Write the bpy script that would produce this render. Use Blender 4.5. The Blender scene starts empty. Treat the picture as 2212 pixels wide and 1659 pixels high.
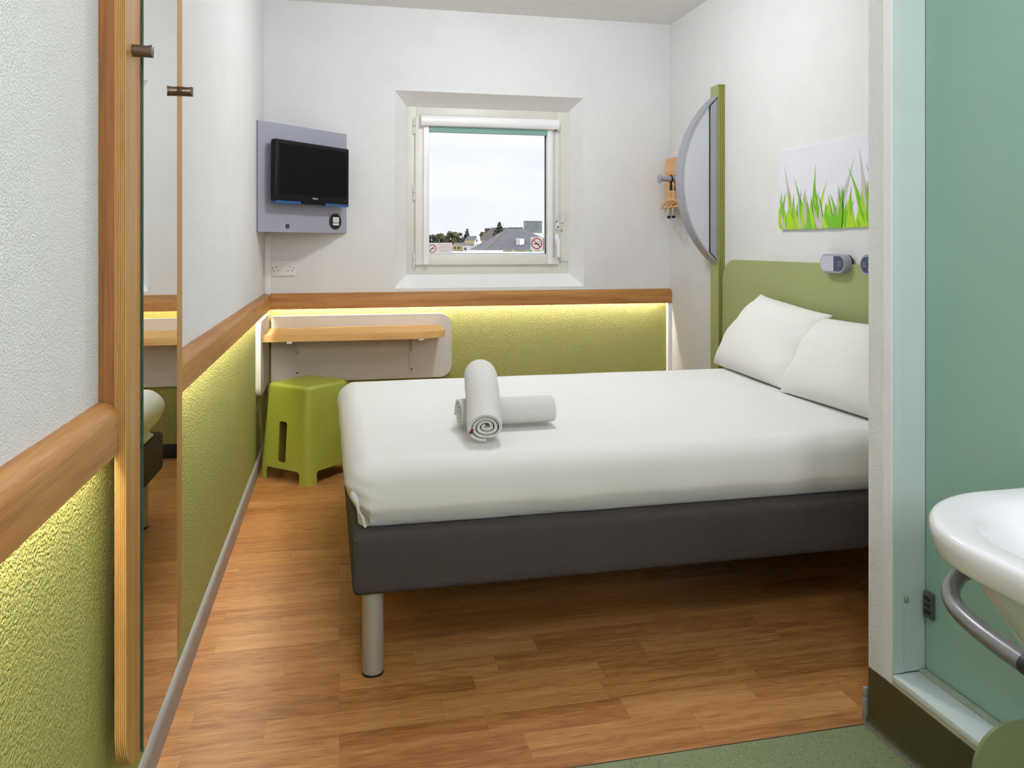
import bpy, bmesh, math, random
from mathutils import Vector, Matrix, noise
S = bpy.context.scene
C = S.collection
R = math.radians
random.seed(7)

# ------------------------------------------------------------------ camera
cam = bpy.data.cameras.new('camera')
cam.sensor_width = 36.0
cam.sensor_fit = 'HORIZONTAL'
cam.lens = 36.0 * 1700.0 / 2212.0
cam.shift_y = -(829.5 - 528.0) / 2212.0
cam.clip_start = 0.02
cam.clip_end = 1000.0
cam_o = bpy.data.objects.new('camera', cam)
C.objects.link(cam_o)
cam_o.location = (0, 0, 1.20)
cam_o.rotation_euler = (R(90), 0, -math.atan((1106 - 733) / 1700.0))
S.camera = cam_o

# ------------------------------------------------------------------ sky
W = bpy.data.worlds.new('overcast_sky')
S.world = W
W.use_nodes = True
wn, wl = W.node_tree.nodes, W.node_tree.links
wn.clear()
w_out = wn.new('ShaderNodeOutputWorld')
w_bg = wn.new('ShaderNodeBackground')
w_tc = wn.new('ShaderNodeTexCoord')
w_map = wn.new('ShaderNodeMapping')
w_map.inputs['Scale'].default_value = (3, 3, 11)
w_noise = wn.new('ShaderNodeTexNoise')
w_noise.inputs['Scale'].default_value = 2.2
w_noise.inputs['Detail'].default_value = 5
w_ramp = wn.new('ShaderNodeValToRGB')
w_ramp.color_ramp.elements[0].position = 0.36
w_ramp.color_ramp.elements[0].color = (0.90, 0.94, 1.0, 1)
w_ramp.color_ramp.elements[1].position = 0.62
w_ramp.color_ramp.elements[1].color = (1, 1, 1, 1)
wl.new(w_tc.outputs['Generated'], w_map.inputs['Vector'])
wl.new(w_map.outputs['Vector'], w_noise.inputs['Vector'])
wl.new(w_noise.outputs['Fac'], w_ramp.inputs['Fac'])
w_sep = wn.new('ShaderNodeSeparateXYZ')
wl.new(w_tc.outputs['Generated'], w_sep.inputs[0])
w_lum = wn.new('ShaderNodeMapRange')       # overcast sky, its zenith raised well above the horizon to brighten the window reveals
w_lum.inputs[1].default_value = 0.12
w_lum.inputs[2].default_value = 0.9
w_lum.inputs[3].default_value = 1.04
w_lum.inputs[4].default_value = 6.0
wl.new(w_sep.outputs['Z'], w_lum.inputs[0])
wl.new(w_lum.outputs[0], w_bg.inputs['Strength'])
wl.new(w_ramp.outputs['Color'], w_bg.inputs['Color'])
wl.new(w_bg.outputs['Background'], w_out.inputs['Surface'])

# ------------------------------------------------------------------ exposure
S.view_settings.view_transform = 'Standard'
S.view_settings.look = 'None'
S.view_settings.exposure = 0.0
S.view_settings.gamma = 1.0
S.view_settings.use_curve_mapping = False
S.cycles.max_bounces = 7
S.cycles.diffuse_bounces = 5
S.cycles.glossy_bounces = 4
S.cycles.adaptive_threshold = 0.04
S.cycles.transmission_bounces = 8
S.cycles.transparent_max_bounces = 8
S.cycles.sample_clamp_indirect = 4.0
S.cycles.caustics_reflective = False
S.cycles.caustics_refractive = False


# added fill lights, all out of frame: (place on the ceiling, radiance of the diffuser); their bodies are built further down
FILL_LAMPS = [((0.85, 3.35, 2.615), 84.0), ((0.40, 0.25, 2.615), 60.0)]
FILL_PANEL = 30.0        # added glowing panel behind the camera, fills the faces turned towards it
FILL_COL = (0.955, 0.97, 1.0)
LED_COL = (1.0, 0.95, 0.80)
LED_STR = 88.0

# ------------------------------------------------------------------ helpers


def tag(o, label=None, cat=None, group=None, kind=None):
    if label: o['label'] = label
    if cat: o['category'] = cat
    if group: o['group'] = group
    if kind: o['kind'] = kind
    return o


def thing(name, label, cat, loc=(0, 0, 0), group=None):
    o = bpy.data.objects.new(name, None)
    C.objects.link(o)
    o.location = loc
    o.empty_display_size = 0.05
    return tag(o, label, cat, group)


def wpos(o):
    p = Vector((0, 0, 0))
    while o is not None:
        p = p + o.location
        o = o.parent
    return p


def obj(name, bm, mats, parent=None, smooth=35, kind=None, label=None, recalc=True):
    """geometry is given in world coordinates; the origin goes to the middle of its box"""
    if recalc:
        bmesh.ops.recalc_face_normals(bm, faces=bm.faces[:])
    lo = Vector([min(v.co[i] for v in bm.verts) for i in range(3)])
    hi = Vector([max(v.co[i] for v in bm.verts) for i in range(3)])
    c = (lo + hi) / 2
    for v in bm.verts:
        v.co -= c
    me = bpy.data.meshes.new(name)
    bm.to_mesh(me)
    bm.free()
    for m in (mats if isinstance(mats, (list, tuple)) else [mats]):
        me.materials.append(m)
    if smooth:
        for p in me.polygons:
            p.use_smooth = True
        me.set_sharp_from_angle(angle=R(smooth))
    o = bpy.data.objects.new(name, me)
    C.objects.link(o)
    if parent is not None:
        o.parent = parent
        o.location = c - wpos(parent)
    else:
        o.location = c
    if kind: o['kind'] = kind
    if label: o['label'] = label
    return o


def box(bm, x0, x1, y0, y1, z0, z1, mat=0, bev=0.0, seg=3):
    r = bmesh.ops.create_cube(bm, size=1.0)
    vs = r['verts']
    for v in vs:
        v.co = Vector(((x0 + x1) / 2 + v.co.x * (x1 - x0), (y0 + y1) / 2 + v.co.y * (y1 - y0), (z0 + z1) / 2 + v.co.z * (z1 - z0)))
    fs = set(f for v in vs for f in v.link_faces)
    for f in fs:
        f.material_index = mat
    if bev > 0:
        es = list(set(e for v in vs for e in v.link_edges))
        r = bmesh.ops.bevel(bm, geom=es, offset=bev, segments=seg, affect='EDGES', profile=0.5)
        for f in r['faces']:
            f.material_index = mat
    return bm


def new():
    return bmesh.new()


def bbox(*a, **k):
    return box(new(), *a, **k)


def to3(axis, p, t):
    if axis == 'X': return Vector((t, p[0], p[1]))
    if axis == 'Y': return Vector((p[0], t, p[1]))
    return Vector((p[0], p[1], t))


def prism(bm, pts, axis, a0, a1, mat=0, cap0=True, cap1=True):
    v0 = [bm.verts.new(to3(axis, p, a0)) for p in pts]
    v1 = [bm.verts.new(to3(axis, p, a1)) for p in pts]
    n = len(pts)
    for i in range(n):
        j = (i + 1) % n
        f = bm.faces.new((v0[i], v0[j], v1[j], v1[i]))
        f.material_index = mat
    if cap0: bm.faces.new(v0[::-1]).material_index = mat
    if cap1: bm.faces.new(v1).material_index = mat
    return bm


def rrect(x0, x1, y0, y1, r, n=8):
    """rounded rectangle; r = one radius or (bl, br, tr, tl)"""
    if not isinstance(r, (list, tuple)): r = (r,) * 4
    pts = []
    for (cx, cy, rr, a0) in ((x0 + r[0], y0 + r[0], r[0], 180), (x1 - r[1], y0 + r[1], r[1], 270), (x1 - r[2], y1 - r[2], r[2], 0), (x0 + r[3], y1 - r[3], r[3], 90)):
        if rr <= 0:
            pts.append((cx, cy))
            continue
        for k in range(n + 1):
            a = R(a0 + 90 * k / n)
            pts.append((cx + rr * math.cos(a), cy + rr * math.sin(a)))
    return pts


def circ(cx, cy, r, n=24, ry=None):
    ry = ry or r
    return [(cx + r * math.cos(2 * math.pi * k / n), cy + ry * math.sin(2 * math.pi * k / n)) for k in range(n)]


def rings(bm, rs, mat=0, close=True, cap0=True, cap1=True):
    """skin a list of rings (lists of points)"""
    vv = [[bm.verts.new(p) for p in ring] for ring in rs]
    n = len(rs[0])
    for a, b in zip(vv, vv[1:]):
        for i in range(n if close else n - 1):
            j = (i + 1) % n
            bm.faces.new((a[i], a[j], b[j], b[i])).material_index = mat
    if cap0: bm.faces.new(vv[0][::-1]).material_index = mat
    if cap1: bm.faces.new(vv[-1]).material_index = mat
    return bm


def tube(bm, pts, r, n=12, mat=0, caps=True):
    pts = [Vector(p) for p in pts]
    rs = []
    up = Vector((0.13, 0.21, 0.97)).normalized()
    for i, p in enumerate(pts):
        t = (pts[min(i + 1, len(pts) - 1)] - pts[max(i - 1, 0)]).normalized()
        if i == 0:
            a = t.cross(up)
            if a.length < 0.1: a = t.cross(Vector((1, 0, 0)))
            a.normalize()
        else:
            a = (a - t * a.dot(t)).normalized()
        b = t.cross(a)
        rr = r[i] if isinstance(r, (list, tuple)) else r
        rs.append([p + (a * math.cos(2 * math.pi * k / n) + b * math.sin(2 * math.pi * k / n)) * rr for k in range(n)])
    return rings(bm, rs, mat, True, caps, caps)


def cyl(bm, p0, p1, r, n=20, mat=0):
    return tube(bm, [p0, p1], r, n, mat)


def spline(pts, n=8):
    """Catmull-Rom through the points"""
    P = [Vector(p) for p in pts]
    P = [P[0] * 2 - P[1]] + P + [P[-1] * 2 - P[-2]]
    out = []
    for i in range(1, len(P) - 2):
        for k in range(n):
            t = k / n
            a, b, c, d = P[i - 1], P[i], P[i + 1], P[i + 2]
            out.append(0.5 * ((2 * b) + (c - a) * t + (2 * a - 5 * b + 4 * c - d) * t * t + (3 * b - a - 3 * c + d) * t ** 3))
    out.append(P[-2])
    return out


def rounded_box(bm, c, h, r, n, nc=5, disp=None, mat=0):
    """rounded block with an even grid; disp(p, normal) -> new position"""
    axes = []
    for i in range(3):
        hh = h[i]
        th = [math.tan(R(45 * k / nc)) for k in range(nc + 1)]
        lo = [-(hh - r) - r * t for t in reversed(th)]
        hi = [(hh - r) + r * t for t in th]
        mid = [-(hh - r) + 2 * (hh - r) * k / n[i] for k in range(1, n[i])]
        axes.append(lo + mid + hi)
    vd = {}

    def vert(q):
        d, cc = Vector((0, 0, 0)), Vector((0, 0, 0))
        for i in range(3):
            cc[i] = max(-(h[i] - r), min(h[i] - r, q[i]))
            d[i] = q[i] - cc[i]
        nrm = d.normalized()
        p = cc + nrm * r
        key = (round(p.x, 5), round(p.y, 5), round(p.z, 5))
        if key not in vd:
            w = p + Vector(c)
            if disp: w = disp(w, nrm)
            vd[key] = bm.verts.new(w)
        return vd[key]
    for i in range(3):
        j, k = (i + 1) % 3, (i + 2) % 3
        for sgn in (-1, 1):
            for a0, a1 in zip(axes[j], axes[j][1:]):
                for b0, b1 in zip(axes[k], axes[k][1:]):
                    vs = []
                    for (a, b) in ((a0, b0), (a1, b0), (a1, b1), (a0, b1)):
                        q = [0, 0, 0]
                        q[i] = sgn * h[i]; q[j] = a; q[k] = b
                        v = vert(q)
                        if v not in vs: vs.append(v)
                    if len(vs) > 2:
                        try:
                            bm.faces.new(vs).material_index = mat
                        except ValueError:
                            pass
    return bm


def text_bm(body, size, M, depth=0.0004, align='CENTER'):
    cu = bpy.data.curves.new('lettering', 'FONT')
    cu.body = body
    cu.size = size
    cu.align_x = align
    cu.align_y = 'CENTER'
    cu.extrude = depth
    cu.offset = size * 0.012
    cu.resolution_u = 2
    t = bpy.data.objects.new('lettering', cu)
    C.objects.link(t)
    dg = bpy.context.evaluated_depsgraph_get()
    me = bpy.data.meshes.new_from_object(t.evaluated_get(dg))
    bm = new()
    bm.from_mesh(me)
    bpy.data.objects.remove(t)
    bpy.data.curves.remove(cu)
    bpy.data.meshes.remove(me)
    bm.transform(M)
    return bm


def frame_mat(o, ex, ey, ez):
    """matrix taking local x,y,z to the given world axes at o"""
    m = Matrix.Identity(4)
    for i in range(3):
        m[i][0], m[i][1], m[i][2], m[i][3] = ex[i], ey[i], ez[i], o[i]
    return m


# ------------------------------------------------------------------ materials
def srgb(r, g, b):
    def f(x):
        x /= 255.0
        return x / 12.92 if x <= 0.04045 else ((x + 0.055) / 1.055) ** 2.4
    return (f(r), f(g), f(b), 1)


class N:
    """tiny node-tree wrapper"""

    def __init__(self, name):
        self.m = bpy.data.materials.new(name)
        self.m.use_nodes = True
        self.t = self.m.node_tree
        self.b = self.t.nodes['Principled BSDF']

    def n(self, typ, **k):
        nd = self.t.nodes.new(typ)
        for a, v in k.items():
            if a.startswith('i_'):
                nd.inputs[a[2:].replace('_', ' ')].default_value = v
            else:
                setattr(nd, a, v)
        return nd

    def l(self, a, b):
        self.t.links.new(a, b)

    def pos(self, scale=(1, 1, 1), rot=(0, 0, 0)):
        g = self.n('ShaderNodeNewGeometry')
        mp = self.n('ShaderNodeMapping')
        mp.inputs['Scale'].default_value = scale
        mp.inputs['Rotation'].default_value = rot
        self.l(g.outputs['Position'], mp.inputs['Vector'])
        return mp.outputs['Vector']

    def noise(self, vec, scale, detail=2, rough=0.5):
        nd = self.n('ShaderNodeTexNoise')
        nd.inputs['Scale'].default_value = scale
        nd.inputs['Detail'].default_value = detail
        nd.inputs['Roughness'].default_value = rough
        self.l(vec, nd.inputs['Vector'])
        return nd.outputs['Fac']

    def ramp(self, fac, stops):
        nd = self.n('ShaderNodeValToRGB')
        cr = nd.color_ramp
        while len(cr.elements) < len(stops): cr.elements.new(0.5)
        for e, (p, c) in zip(cr.elements, stops):
            e.position = p
            e.color = c if len(c) == 4 else (*c, 1)
        self.l(fac, nd.inputs['Fac'])
        return nd.outputs['Color']

    def math(self, op, a, b=None):
        nd = self.n('ShaderNodeMath', operation=op)
        for i, x in enumerate((a, b)):
            if x is None: continue
            if isinstance(x, (int, float)): nd.inputs[i].default_value = x
            else: self.l(x, nd.inputs[i])
        return nd.outputs[0]

    def mix(self, fac, a, b, typ='MIX'):
        nd = self.n('ShaderNodeMix', data_type='RGBA', blend_type=typ)
        for i, x in ((0, fac), (6, a), (7, b)):
            if isinstance(x, (int, float)): nd.inputs[i].default_value = x
            elif isinstance(x, tuple): nd.inputs[i].default_value = x if len(x) == 4 else (*x, 1)
            else: self.l(x, nd.inputs[i])
        return nd.outputs[2]

    def bump(self, h, strength, dist):
        nd = self.n('ShaderNodeBump')
        nd.inputs['Strength'].default_value = strength
        nd.inputs['Distance'].default_value = dist
        self.l(h, nd.inputs['Height'])
        self.l(nd.outputs['Normal'], self.b.inputs['Normal'])

    def set(self, col=None, rough=0.5, metal=0.0, spec=0.5, **k):
        if col is not None:
            if isinstance(col, tuple): self.b.inputs['Base Color'].default_value = col if len(col) == 4 else (*col, 1)
            else: self.l(col, self.b.inputs['Base Color'])
        self.b.inputs['Roughness'].default_value = rough
        self.b.inputs['Metallic'].default_value = metal
        self.b.inputs['Specular IOR Level'].default_value = spec
        for a, v in k.items():
            self.b.inputs[a.replace('_', ' ')].default_value = v
        return self


def plain(name, col, rough=0.5, metal=0.0, spec=0.5, var=0.04, vs=9.0, bump=None):
    """base colour with a faint uneven tone, plus optional fine grain"""
    n = N(name)
    f = n.noise(n.pos(), vs, 3)
    a = tuple(max(0, c * (1 - var)) for c in col[:3]) + (1,)
    b = tuple(min(1, c * (1 + var)) for c in col[:3]) + (1,)
    n.set(n.ramp(f, [(0.3, a), (0.7, b)]), rough, metal, spec)
    if bump:
        n.bump(n.noise(n.pos(), bump[0], 2), bump[1], bump[2])
    return n.m


def plaster(name, col, scale, strength, dist, rough, spec):
    n = N(name)
    v = n.pos()
    a = tuple(c * 0.97 for c in col[:3]) + (1,)
    n.set(n.ramp(n.noise(v, 6, 3), [(0.3, a), (0.7, col)]), rough, 0, spec)
    h = n.noise(v, scale, 2, 0.55)
    h2 = n.ramp(h, [(0.36, (0, 0, 0, 1)), (0.66, (1, 1, 1, 1))])
    n.bump(h2, strength, dist)
    return n.m


def wood(name, axis, dark, mid, light, rough=0.45, fine=1.0, spec=0.4):
    n = N(name)
    sc = {'X': (1.6, 42, 42), 'Y': (42, 1.6, 42), 'Z': (42, 42, 1.6)}[axis]
    sf = {'X': (9, 420, 420), 'Y': (420, 9, 420), 'Z': (420, 420, 9)}[axis]
    a = n.noise(n.pos(sc), 1.0 * fine, 4, 0.55)
    b = n.noise(n.pos(sf), 1.0 * fine, 2, 0.5)
    f = n.math('ADD', n.math('MULTIPLY', a, 0.6), n.math('MULTIPLY', b, 0.4))
    n.set(n.ramp(f, [(0.34, dark), (0.5, mid), (0.66, light)]), rough, 0, spec)
    return n.m


M = {}
M['white_wall'] = plaster('white_stippled_plaster', (0.86, 0.865, 0.87, 1), 290, 0.5, 0.004, 0.85, 0.25)
M['green_wall'] = plaster('green_stippled_plaster', srgb(178, 180, 98), 170, 0.8, 0.006, 0.5, 0.45)
M['smooth_white'] = plain('smooth_white_paint', (0.86, 0.865, 0.865), 0.6, var=0.02)
M['ceiling'] = plain('ceiling_paint', (0.85, 0.855, 0.84), 0.9, var=0.02)
M['rail_x'] = wood('beech_rail_across', 'X', srgb(140, 90, 42), srgb(170, 117, 60), srgb(186, 137, 78))
M['rail_y'] = wood('beech_rail_along', 'Y', srgb(140, 90, 42), srgb(170, 117, 60), srgb(186, 137, 78))
M['panel_wood'] = wood('beech_upright', 'Z', srgb(158, 112, 56), srgb(180, 134, 74), srgb(192, 148, 86))
M['panel_dark'] = wood('dark_beech_backing', 'Z', srgb(112, 70, 30), srgb(134, 86, 42), srgb(150, 102, 54))
M['desk_wood'] = wood('pale_beech_shelf', 'X', srgb(206, 156, 92), srgb(224, 178, 112), srgb(234, 192, 128))
M['rack_wood'] = wood('pale_beech_board', 'Y', srgb(196, 150, 104), srgb(214, 172, 124), srgb(224, 184, 138))
M['hanger_wood'] = wood('hanger_wood', 'Y', srgb(190, 138, 78), srgb(214, 166, 104), srgb(226, 182, 120))


def floor_wood():
    n = N('strip_wood_floor')
    v = n.pos()
    br = n.n('ShaderNodeTexBrick')
    br.offset = 0.41
    br.offset_frequency = 3
    br.squash = 0.82
    br.squash_frequency = 2
    br.inputs['Color1'].default_value = (0, 0, 0, 1)
    br.inputs['Color2'].default_value = (1, 1, 1, 1)
    br.inputs['Mortar'].default_value = (0.5, 0.5, 0.5, 1)
    br.inputs['Scale'].default_value = 1.0
    br.inputs['Mortar Size'].default_value = 0.0005
    br.inputs['Mortar Smooth'].default_value = 0.2
    br.inputs['Bias'].default_value = 0.0
    br.inputs['Brick Width'].default_value = 0.44
    br.inputs['Row Height'].default_value = 0.094
    n.l(v, br.inputs['Vector'])
    # grain runs along X and is shifted from strip to strip
    off = n.n('ShaderNodeVectorMath', operation='MULTIPLY_ADD')
    n.l(br.outputs['Color'], off.inputs[0])
    off.inputs[1].default_value = (3.1, 1.7, 0)
    n.l(v, off.inputs[2])
    mp = n.n('ShaderNodeMapping')
    mp.inputs['Scale'].default_value = (2.4, 34, 1)
    n.l(off.outputs[0], mp.inputs['Vector'])
    g1 = n.noise(mp.outputs['Vector'], 1.0, 4, 0.6)
    mp2 = n.n('ShaderNodeMapping')
    mp2.inputs['Scale'].default_value = (12, 330, 1)
    n.l(off.outputs[0], mp2.inputs['Vector'])
    g2 = n.noise(mp2.outputs['Vector'], 1.0, 2, 0.5)
    mp3 = n.n('ShaderNodeMapping')
    mp3.inputs['Scale'].default_value = (3.5, 15, 1)
    n.l(off.outputs[0], mp3.inputs['Vector'])
    wv = n.n('ShaderNodeTexNoise')
    wv.inputs['Scale'].default_value = 1.0
    wv.inputs['Detail'].default_value = 1
    n.l(mp3.outputs['Vector'], wv.inputs['Vector'])
    ring = n.math('SINE', n.math('MULTIPLY', wv.outputs['Fac'], 55.0))
    f = n.math('ADD', n.math('MULTIPLY', g1, 0.46), n.math('MULTIPLY', g2, 0.44))
    f = n.math('ADD', f, n.math('MULTIPLY', ring, 0.026))
    f = n.math('ADD', f, n.math('MULTIPLY', n.math('SUBTRACT', br.outputs['Color'], 0.5), 0.15))
    col = n.ramp(f, [(0.30, srgb(134, 84, 42)), (0.45, srgb(168, 115, 64)), (0.60, srgb(188, 138, 86))])
    col = n.mix(n.math('MULTIPLY', br.outputs['Fac'], 0.45), col, srgb(96, 54, 24))
    n.set(col, 0.4, 0, 0.32)
    rr = n.n('ShaderNodeMapRange')
    n.l(g1, rr.inputs[0])
    rr.inputs[3].default_value = 0.34
    rr.inputs[4].default_value = 0.46
    n.l(rr.outputs[0], n.b.inputs['Roughness'])
    n.bump(g2, 0.12, 0.001)
    return n.m


def vinyl(name, base, dark, light, dots=0.16):
    n = N(name)
    v = n.pos()
    vo = n.n('ShaderNodeTexVoronoi')
    vo.inputs['Scale'].default_value = 210
    n.l(v, vo.inputs['Vector'])
    pick = n.math('LESS_THAN', vo.outputs['Distance'], 0.30)
    sep = n.n('ShaderNodeSeparateColor')
    n.l(vo.outputs['Color'], sep.inputs['Color'])
    rare = n.math('LESS_THAN', sep.outputs['Red'], dots)
    rare2 = n.math('GREATER_THAN', sep.outputs['Red'], 0.86)
    c = n.ramp(n.noise(v, 120, 3), [(0.35, tuple(x * 0.9 for x in base[:3])), (0.65, base)])
    c = n.mix(n.math('MULTIPLY', pick, rare2), c, light)
    c = n.mix(n.math('MULTIPLY', pick, rare), c, dark)
    n.set(c, 0.45, 0, 0.4)
    n.bump(n.noise(v, 400, 2), 0.1, 0.001)
    return n.m


M['floor'] = floor_wood()
M['vinyl'] = vinyl('green_speckled_vinyl', srgb(126, 136, 100), srgb(52, 54, 36), srgb(158, 164, 130))
M['vinyl_skirt'] = vinyl('dark_speckled_vinyl', srgb(76, 70, 44), srgb(18, 18, 8), srgb(122, 120, 84), 0.2)
M['grey_trim'] = plain('grey_plastic_trim', srgb(148, 148, 146), 0.38, var=0.03)


def weave(name, base, light, scale, strength):
    n = N(name)
    v = n.pos()
    sx = n.n('ShaderNodeSeparateXYZ')
    n.l(v, sx.inputs[0])
    h = n.math('ADD', sx.outputs[0], sx.outputs[1])
    a = n.math('SINE', n.math('MULTIPLY', h, scale))
    b = n.math('SINE', n.math('MULTIPLY', sx.outputs[2], scale))
    w = n.math('ADD', n.math('MULTIPLY', n.math('MULTIPLY', a, b), 0.5), 0.5)
    w2 = n.math('ADD', n.math('MULTIPLY', w, 0.75), n.math('MULTIPLY', n.noise(v, scale * 0.5, 2), 0.5))
    n.set(n.ramp(w2, [(0.25, base), (0.85, light)]), 0.9, 0, 0.2)
    n.bump(w2, strength, 0.002)
    return n.m


M['base_fabric'] = weave('charcoal_woven_fabric', srgb(42, 38, 38), srgb(86, 80, 79), 1000, 0.9)
M['sheet'] = plain('white_cotton_sheet', (0.77, 0.77, 0.75), 0.85, spec=0.2, var=0.012, vs=4, bump=(900, 0.08, 0.001))
M['pillow'] = plain('white_pillow_cotton', (0.82, 0.815, 0.79), 0.85, spec=0.2, var=0.012, vs=6, bump=(900, 0.08, 0.001))


def towel_mat():
    n = N('white_waffle_towelling')
    h = n.noise(n.pos(), 420, 2, 0.6)
    n.set(n.ramp(h, [(0.3, (0.66, 0.65, 0.62, 1)), (0.65, (0.82, 0.81, 0.79, 1))]), 0.95, 0, 0.1)
    n.bump(h, 0.9, 0.003)
    return n.m


M['towel'] = towel_mat()
M['steel'] = plain('satin_silver_paint', srgb(168, 168, 160), 0.38, 0.35, var=0.02)
M['rubber'] = plain('black_rubber', srgb(22, 22, 24), 0.6)
M['black_gloss'] = plain('black_gloss_plastic', srgb(10, 10, 12), 0.3, spec=0.25, var=0.02)
M['screen'] = plain('dark_screen', srgb(9, 9, 10), 0.45, spec=0.12, var=0.02)
M['blue_gloss'] = plain('blue_gloss_trim', srgb(30, 84, 140), 0.25)
M['lettering_grey'] = plain('silver_lettering', srgb(190, 190, 192), 0.4)
M['board_grey'] = plain('lilac_grey_laminate', srgb(156, 156, 172), 0.55, var=0.03, vs=3)
M['black_plastic'] = plain('black_plastic', srgb(20, 22, 28), 0.4)
M['white_plastic'] = plain('white_plastic', (0.78, 0.77, 0.74), 0.35, var=0.015)
M['frame_white'] = plain('cream_white_window_paint', srgb(216, 213, 203), 0.4, var=0.02)
M['sash_white'] = plain('white_sash_paint', srgb(226, 224, 217), 0.35, var=0.015)
M['cassette'] = plain('white_blind_cassette', srgb(240, 240, 242), 0.3, var=0.01)
M['blind_green'] = plain('green_blind_fabric', srgb(130, 168, 158), 0.8, var=0.03)
M['dark_gap'] = plain('black_seal', srgb(26, 27, 30), 0.6)
M['stool'] = plain('lime_green_plastic', srgb(160, 168, 64), 0.33, var=0.015, bump=(700, 0.06, 0.001))
M['headboard'] = plain('sage_green_laminate', srgb(156, 164, 108), 0.5, var=0.02, vs=3)
M['post_side'] = plain('olive_laminated_edge', srgb(134, 136, 66), 0.45, var=0.03)
M['lamp_grey'] = plain('silver_grey_plastic', srgb(160, 162, 176), 0.35, var=0.015)
M['lamp_lens'] = plain('pale_grey_lens', srgb(188, 192, 208), 0.25, var=0.01)
M['lamp_navy'] = plain('navy_button_plate', srgb(54, 62, 92), 0.35)
M['rim_grey'] = plain('brushed_grey_metal', srgb(160, 162, 172), 0.35, 0.3, var=0.02)
M['opal'] = plain('pale_opal_panel', srgb(196, 197, 204), 0.35, var=0.01)
M['print_back'] = plain('pale_lilac_print', srgb(226, 226, 236), 0.5, var=0.01)
M['grass_a'] = plain('leaf_green_print', srgb(112, 184, 16), 0.5)
M['grass_b'] = plain('lime_green_print', srgb(166, 206, 20), 0.5)
M['grass_c'] = plain('warm_grey_print', srgb(190, 188, 178), 0.5)
M['bronze'] = plain('dark_bronze_metal', srgb(112, 96, 82), 0.32, 0.75)
M['chrome'] = plain('chrome', srgb(205, 205, 208), 0.15, 0.9)
M['tube'] = plain('grey_tube_paint', srgb(122, 122, 125), 0.3, 0.45)
M['ceramic'] = plain('white_ceramic', (0.76, 0.76, 0.79), 0.12, var=0.01)
M['jamb'] = plain('pale_glassy_jamb', srgb(202, 214, 214), 0.22, var=0.01)
M['sill'] = plain('white_shower_sill', srgb(220, 230, 232), 0.18, var=0.01)
M['cream_edge'] = plain('cream_edge_paint', srgb(206, 198, 178), 0.6)
M['seal_grey'] = plain('grey_green_seal', srgb(160, 170, 150), 0.5)
M['sage_panel'] = plain('sage_green_panel', srgb(116, 126, 88), 0.4, var=0.03)
M['red'] = plain('sign_red', srgb(172, 24, 34), 0.5)
M['sign_black'] = plain('sign_black', srgb(30, 30, 34), 0.5)
M['sign_white'] = plain('sign_white', srgb(240, 238, 240), 0.5)
M['sign_grey'] = plain('sign_grey', srgb(160, 170, 176), 0.5)
M['sign_text'] = plain('sign_text', srgb(56, 62, 76), 0.5)
M['red_text'] = plain('sign_red_text', srgb(206, 120, 130), 0.5)
M['label_red'] = plain('dark_red_label', srgb(120, 22, 30), 0.8)
M['desk_white'] = plain('white_desk_laminate', srgb(226, 220, 210), 0.45, var=0.015)
M['brass'] = plain('yellowish_pipe', srgb(190, 176, 110), 0.4)
M['shower_wall'] = plain('shower_white', srgb(206, 216, 206), 0.4)
M['slate'] = plain('slate_roof', srgb(42, 40, 49), 0.9, var=0.75, vs=2.2)
M['slate_ridge'] = plain('pale_ridge', srgb(64, 62, 55), 0.9, var=0.2, vs=2)  # ridge and hip tiles, a paler tone than the slate
M['brown_roof'] = plain('brown_tile_roof', srgb(45, 33, 38), 0.9, var=0.2, vs=1.5)
M['brick'] = plain('red_brick', srgb(82, 48, 46), 0.9, var=0.2)
M['render_white'] = plain('white_render', srgb(166, 166, 167), 0.8)
M['render_cream'] = plain('cream_render', srgb(141, 131, 93), 0.8)
M['win_dark'] = plain('dark_panes', srgb(37, 40, 55), 0.3)
M['lead'] = plain('flat_roof_felt', srgb(126, 128, 137), 0.8, var=0.2, vs=2)
M['leaf_a'] = plain('dark_leaves', srgb(27, 35, 19), 0.9, var=0.5, vs=1.2)
M['leaf_b'] = plain('olive_leaves', srgb(55, 55, 25), 0.9, var=0.5, vs=1.0)
M['leaf_c'] = plain('blue_green_leaves', srgb(30, 33, 37), 0.9, var=0.4, vs=1.4)
M['leaf_d'] = plain('light_green_leaves', srgb(82, 88, 41), 0.9, var=0.3, vs=2)
M['bark'] = plain('bark', srgb(50, 41, 32), 0.9)
M['earth'] = plain('earth', srgb(120, 122, 108), 0.95, var=0.2, vs=0.2)

n_ = N('mirror_silver')
n_.set(n_.ramp(n_.noise(n_.pos(), 2, 1), [(0, (0.86, 0.87, 0.85, 1)), (1, (0.88, 0.89, 0.87, 1))]), 0.0, 1.0)
M['mirror'] = n_.m
M['glass_edge'] = plain('green_glass_edge', srgb(40, 78, 74), 0.15)

n_ = N('clear_pane')
tr = n_.n('ShaderNodeBsdfTransparent')
tr.inputs['Color'].default_value = (0.985, 0.99, 0.99, 1)
gl = n_.n('ShaderNodeBsdfGlossy')
gl.inputs['Roughness'].default_value = 0.02
fr = n_.n('ShaderNodeFresnel')
fr.inputs['IOR'].default_value = 1.25
mx = n_.n('ShaderNodeMixShader')
n_.l(fr.outputs[0], mx.inputs[0])
n_.l(tr.outputs[0], mx.inputs[1])
n_.l(gl.outputs[0], mx.inputs[2])
n_.l(mx.outputs[0], n_.t.nodes['Material Output'].inputs['Surface'])
M['pane'] = n_.m

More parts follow.
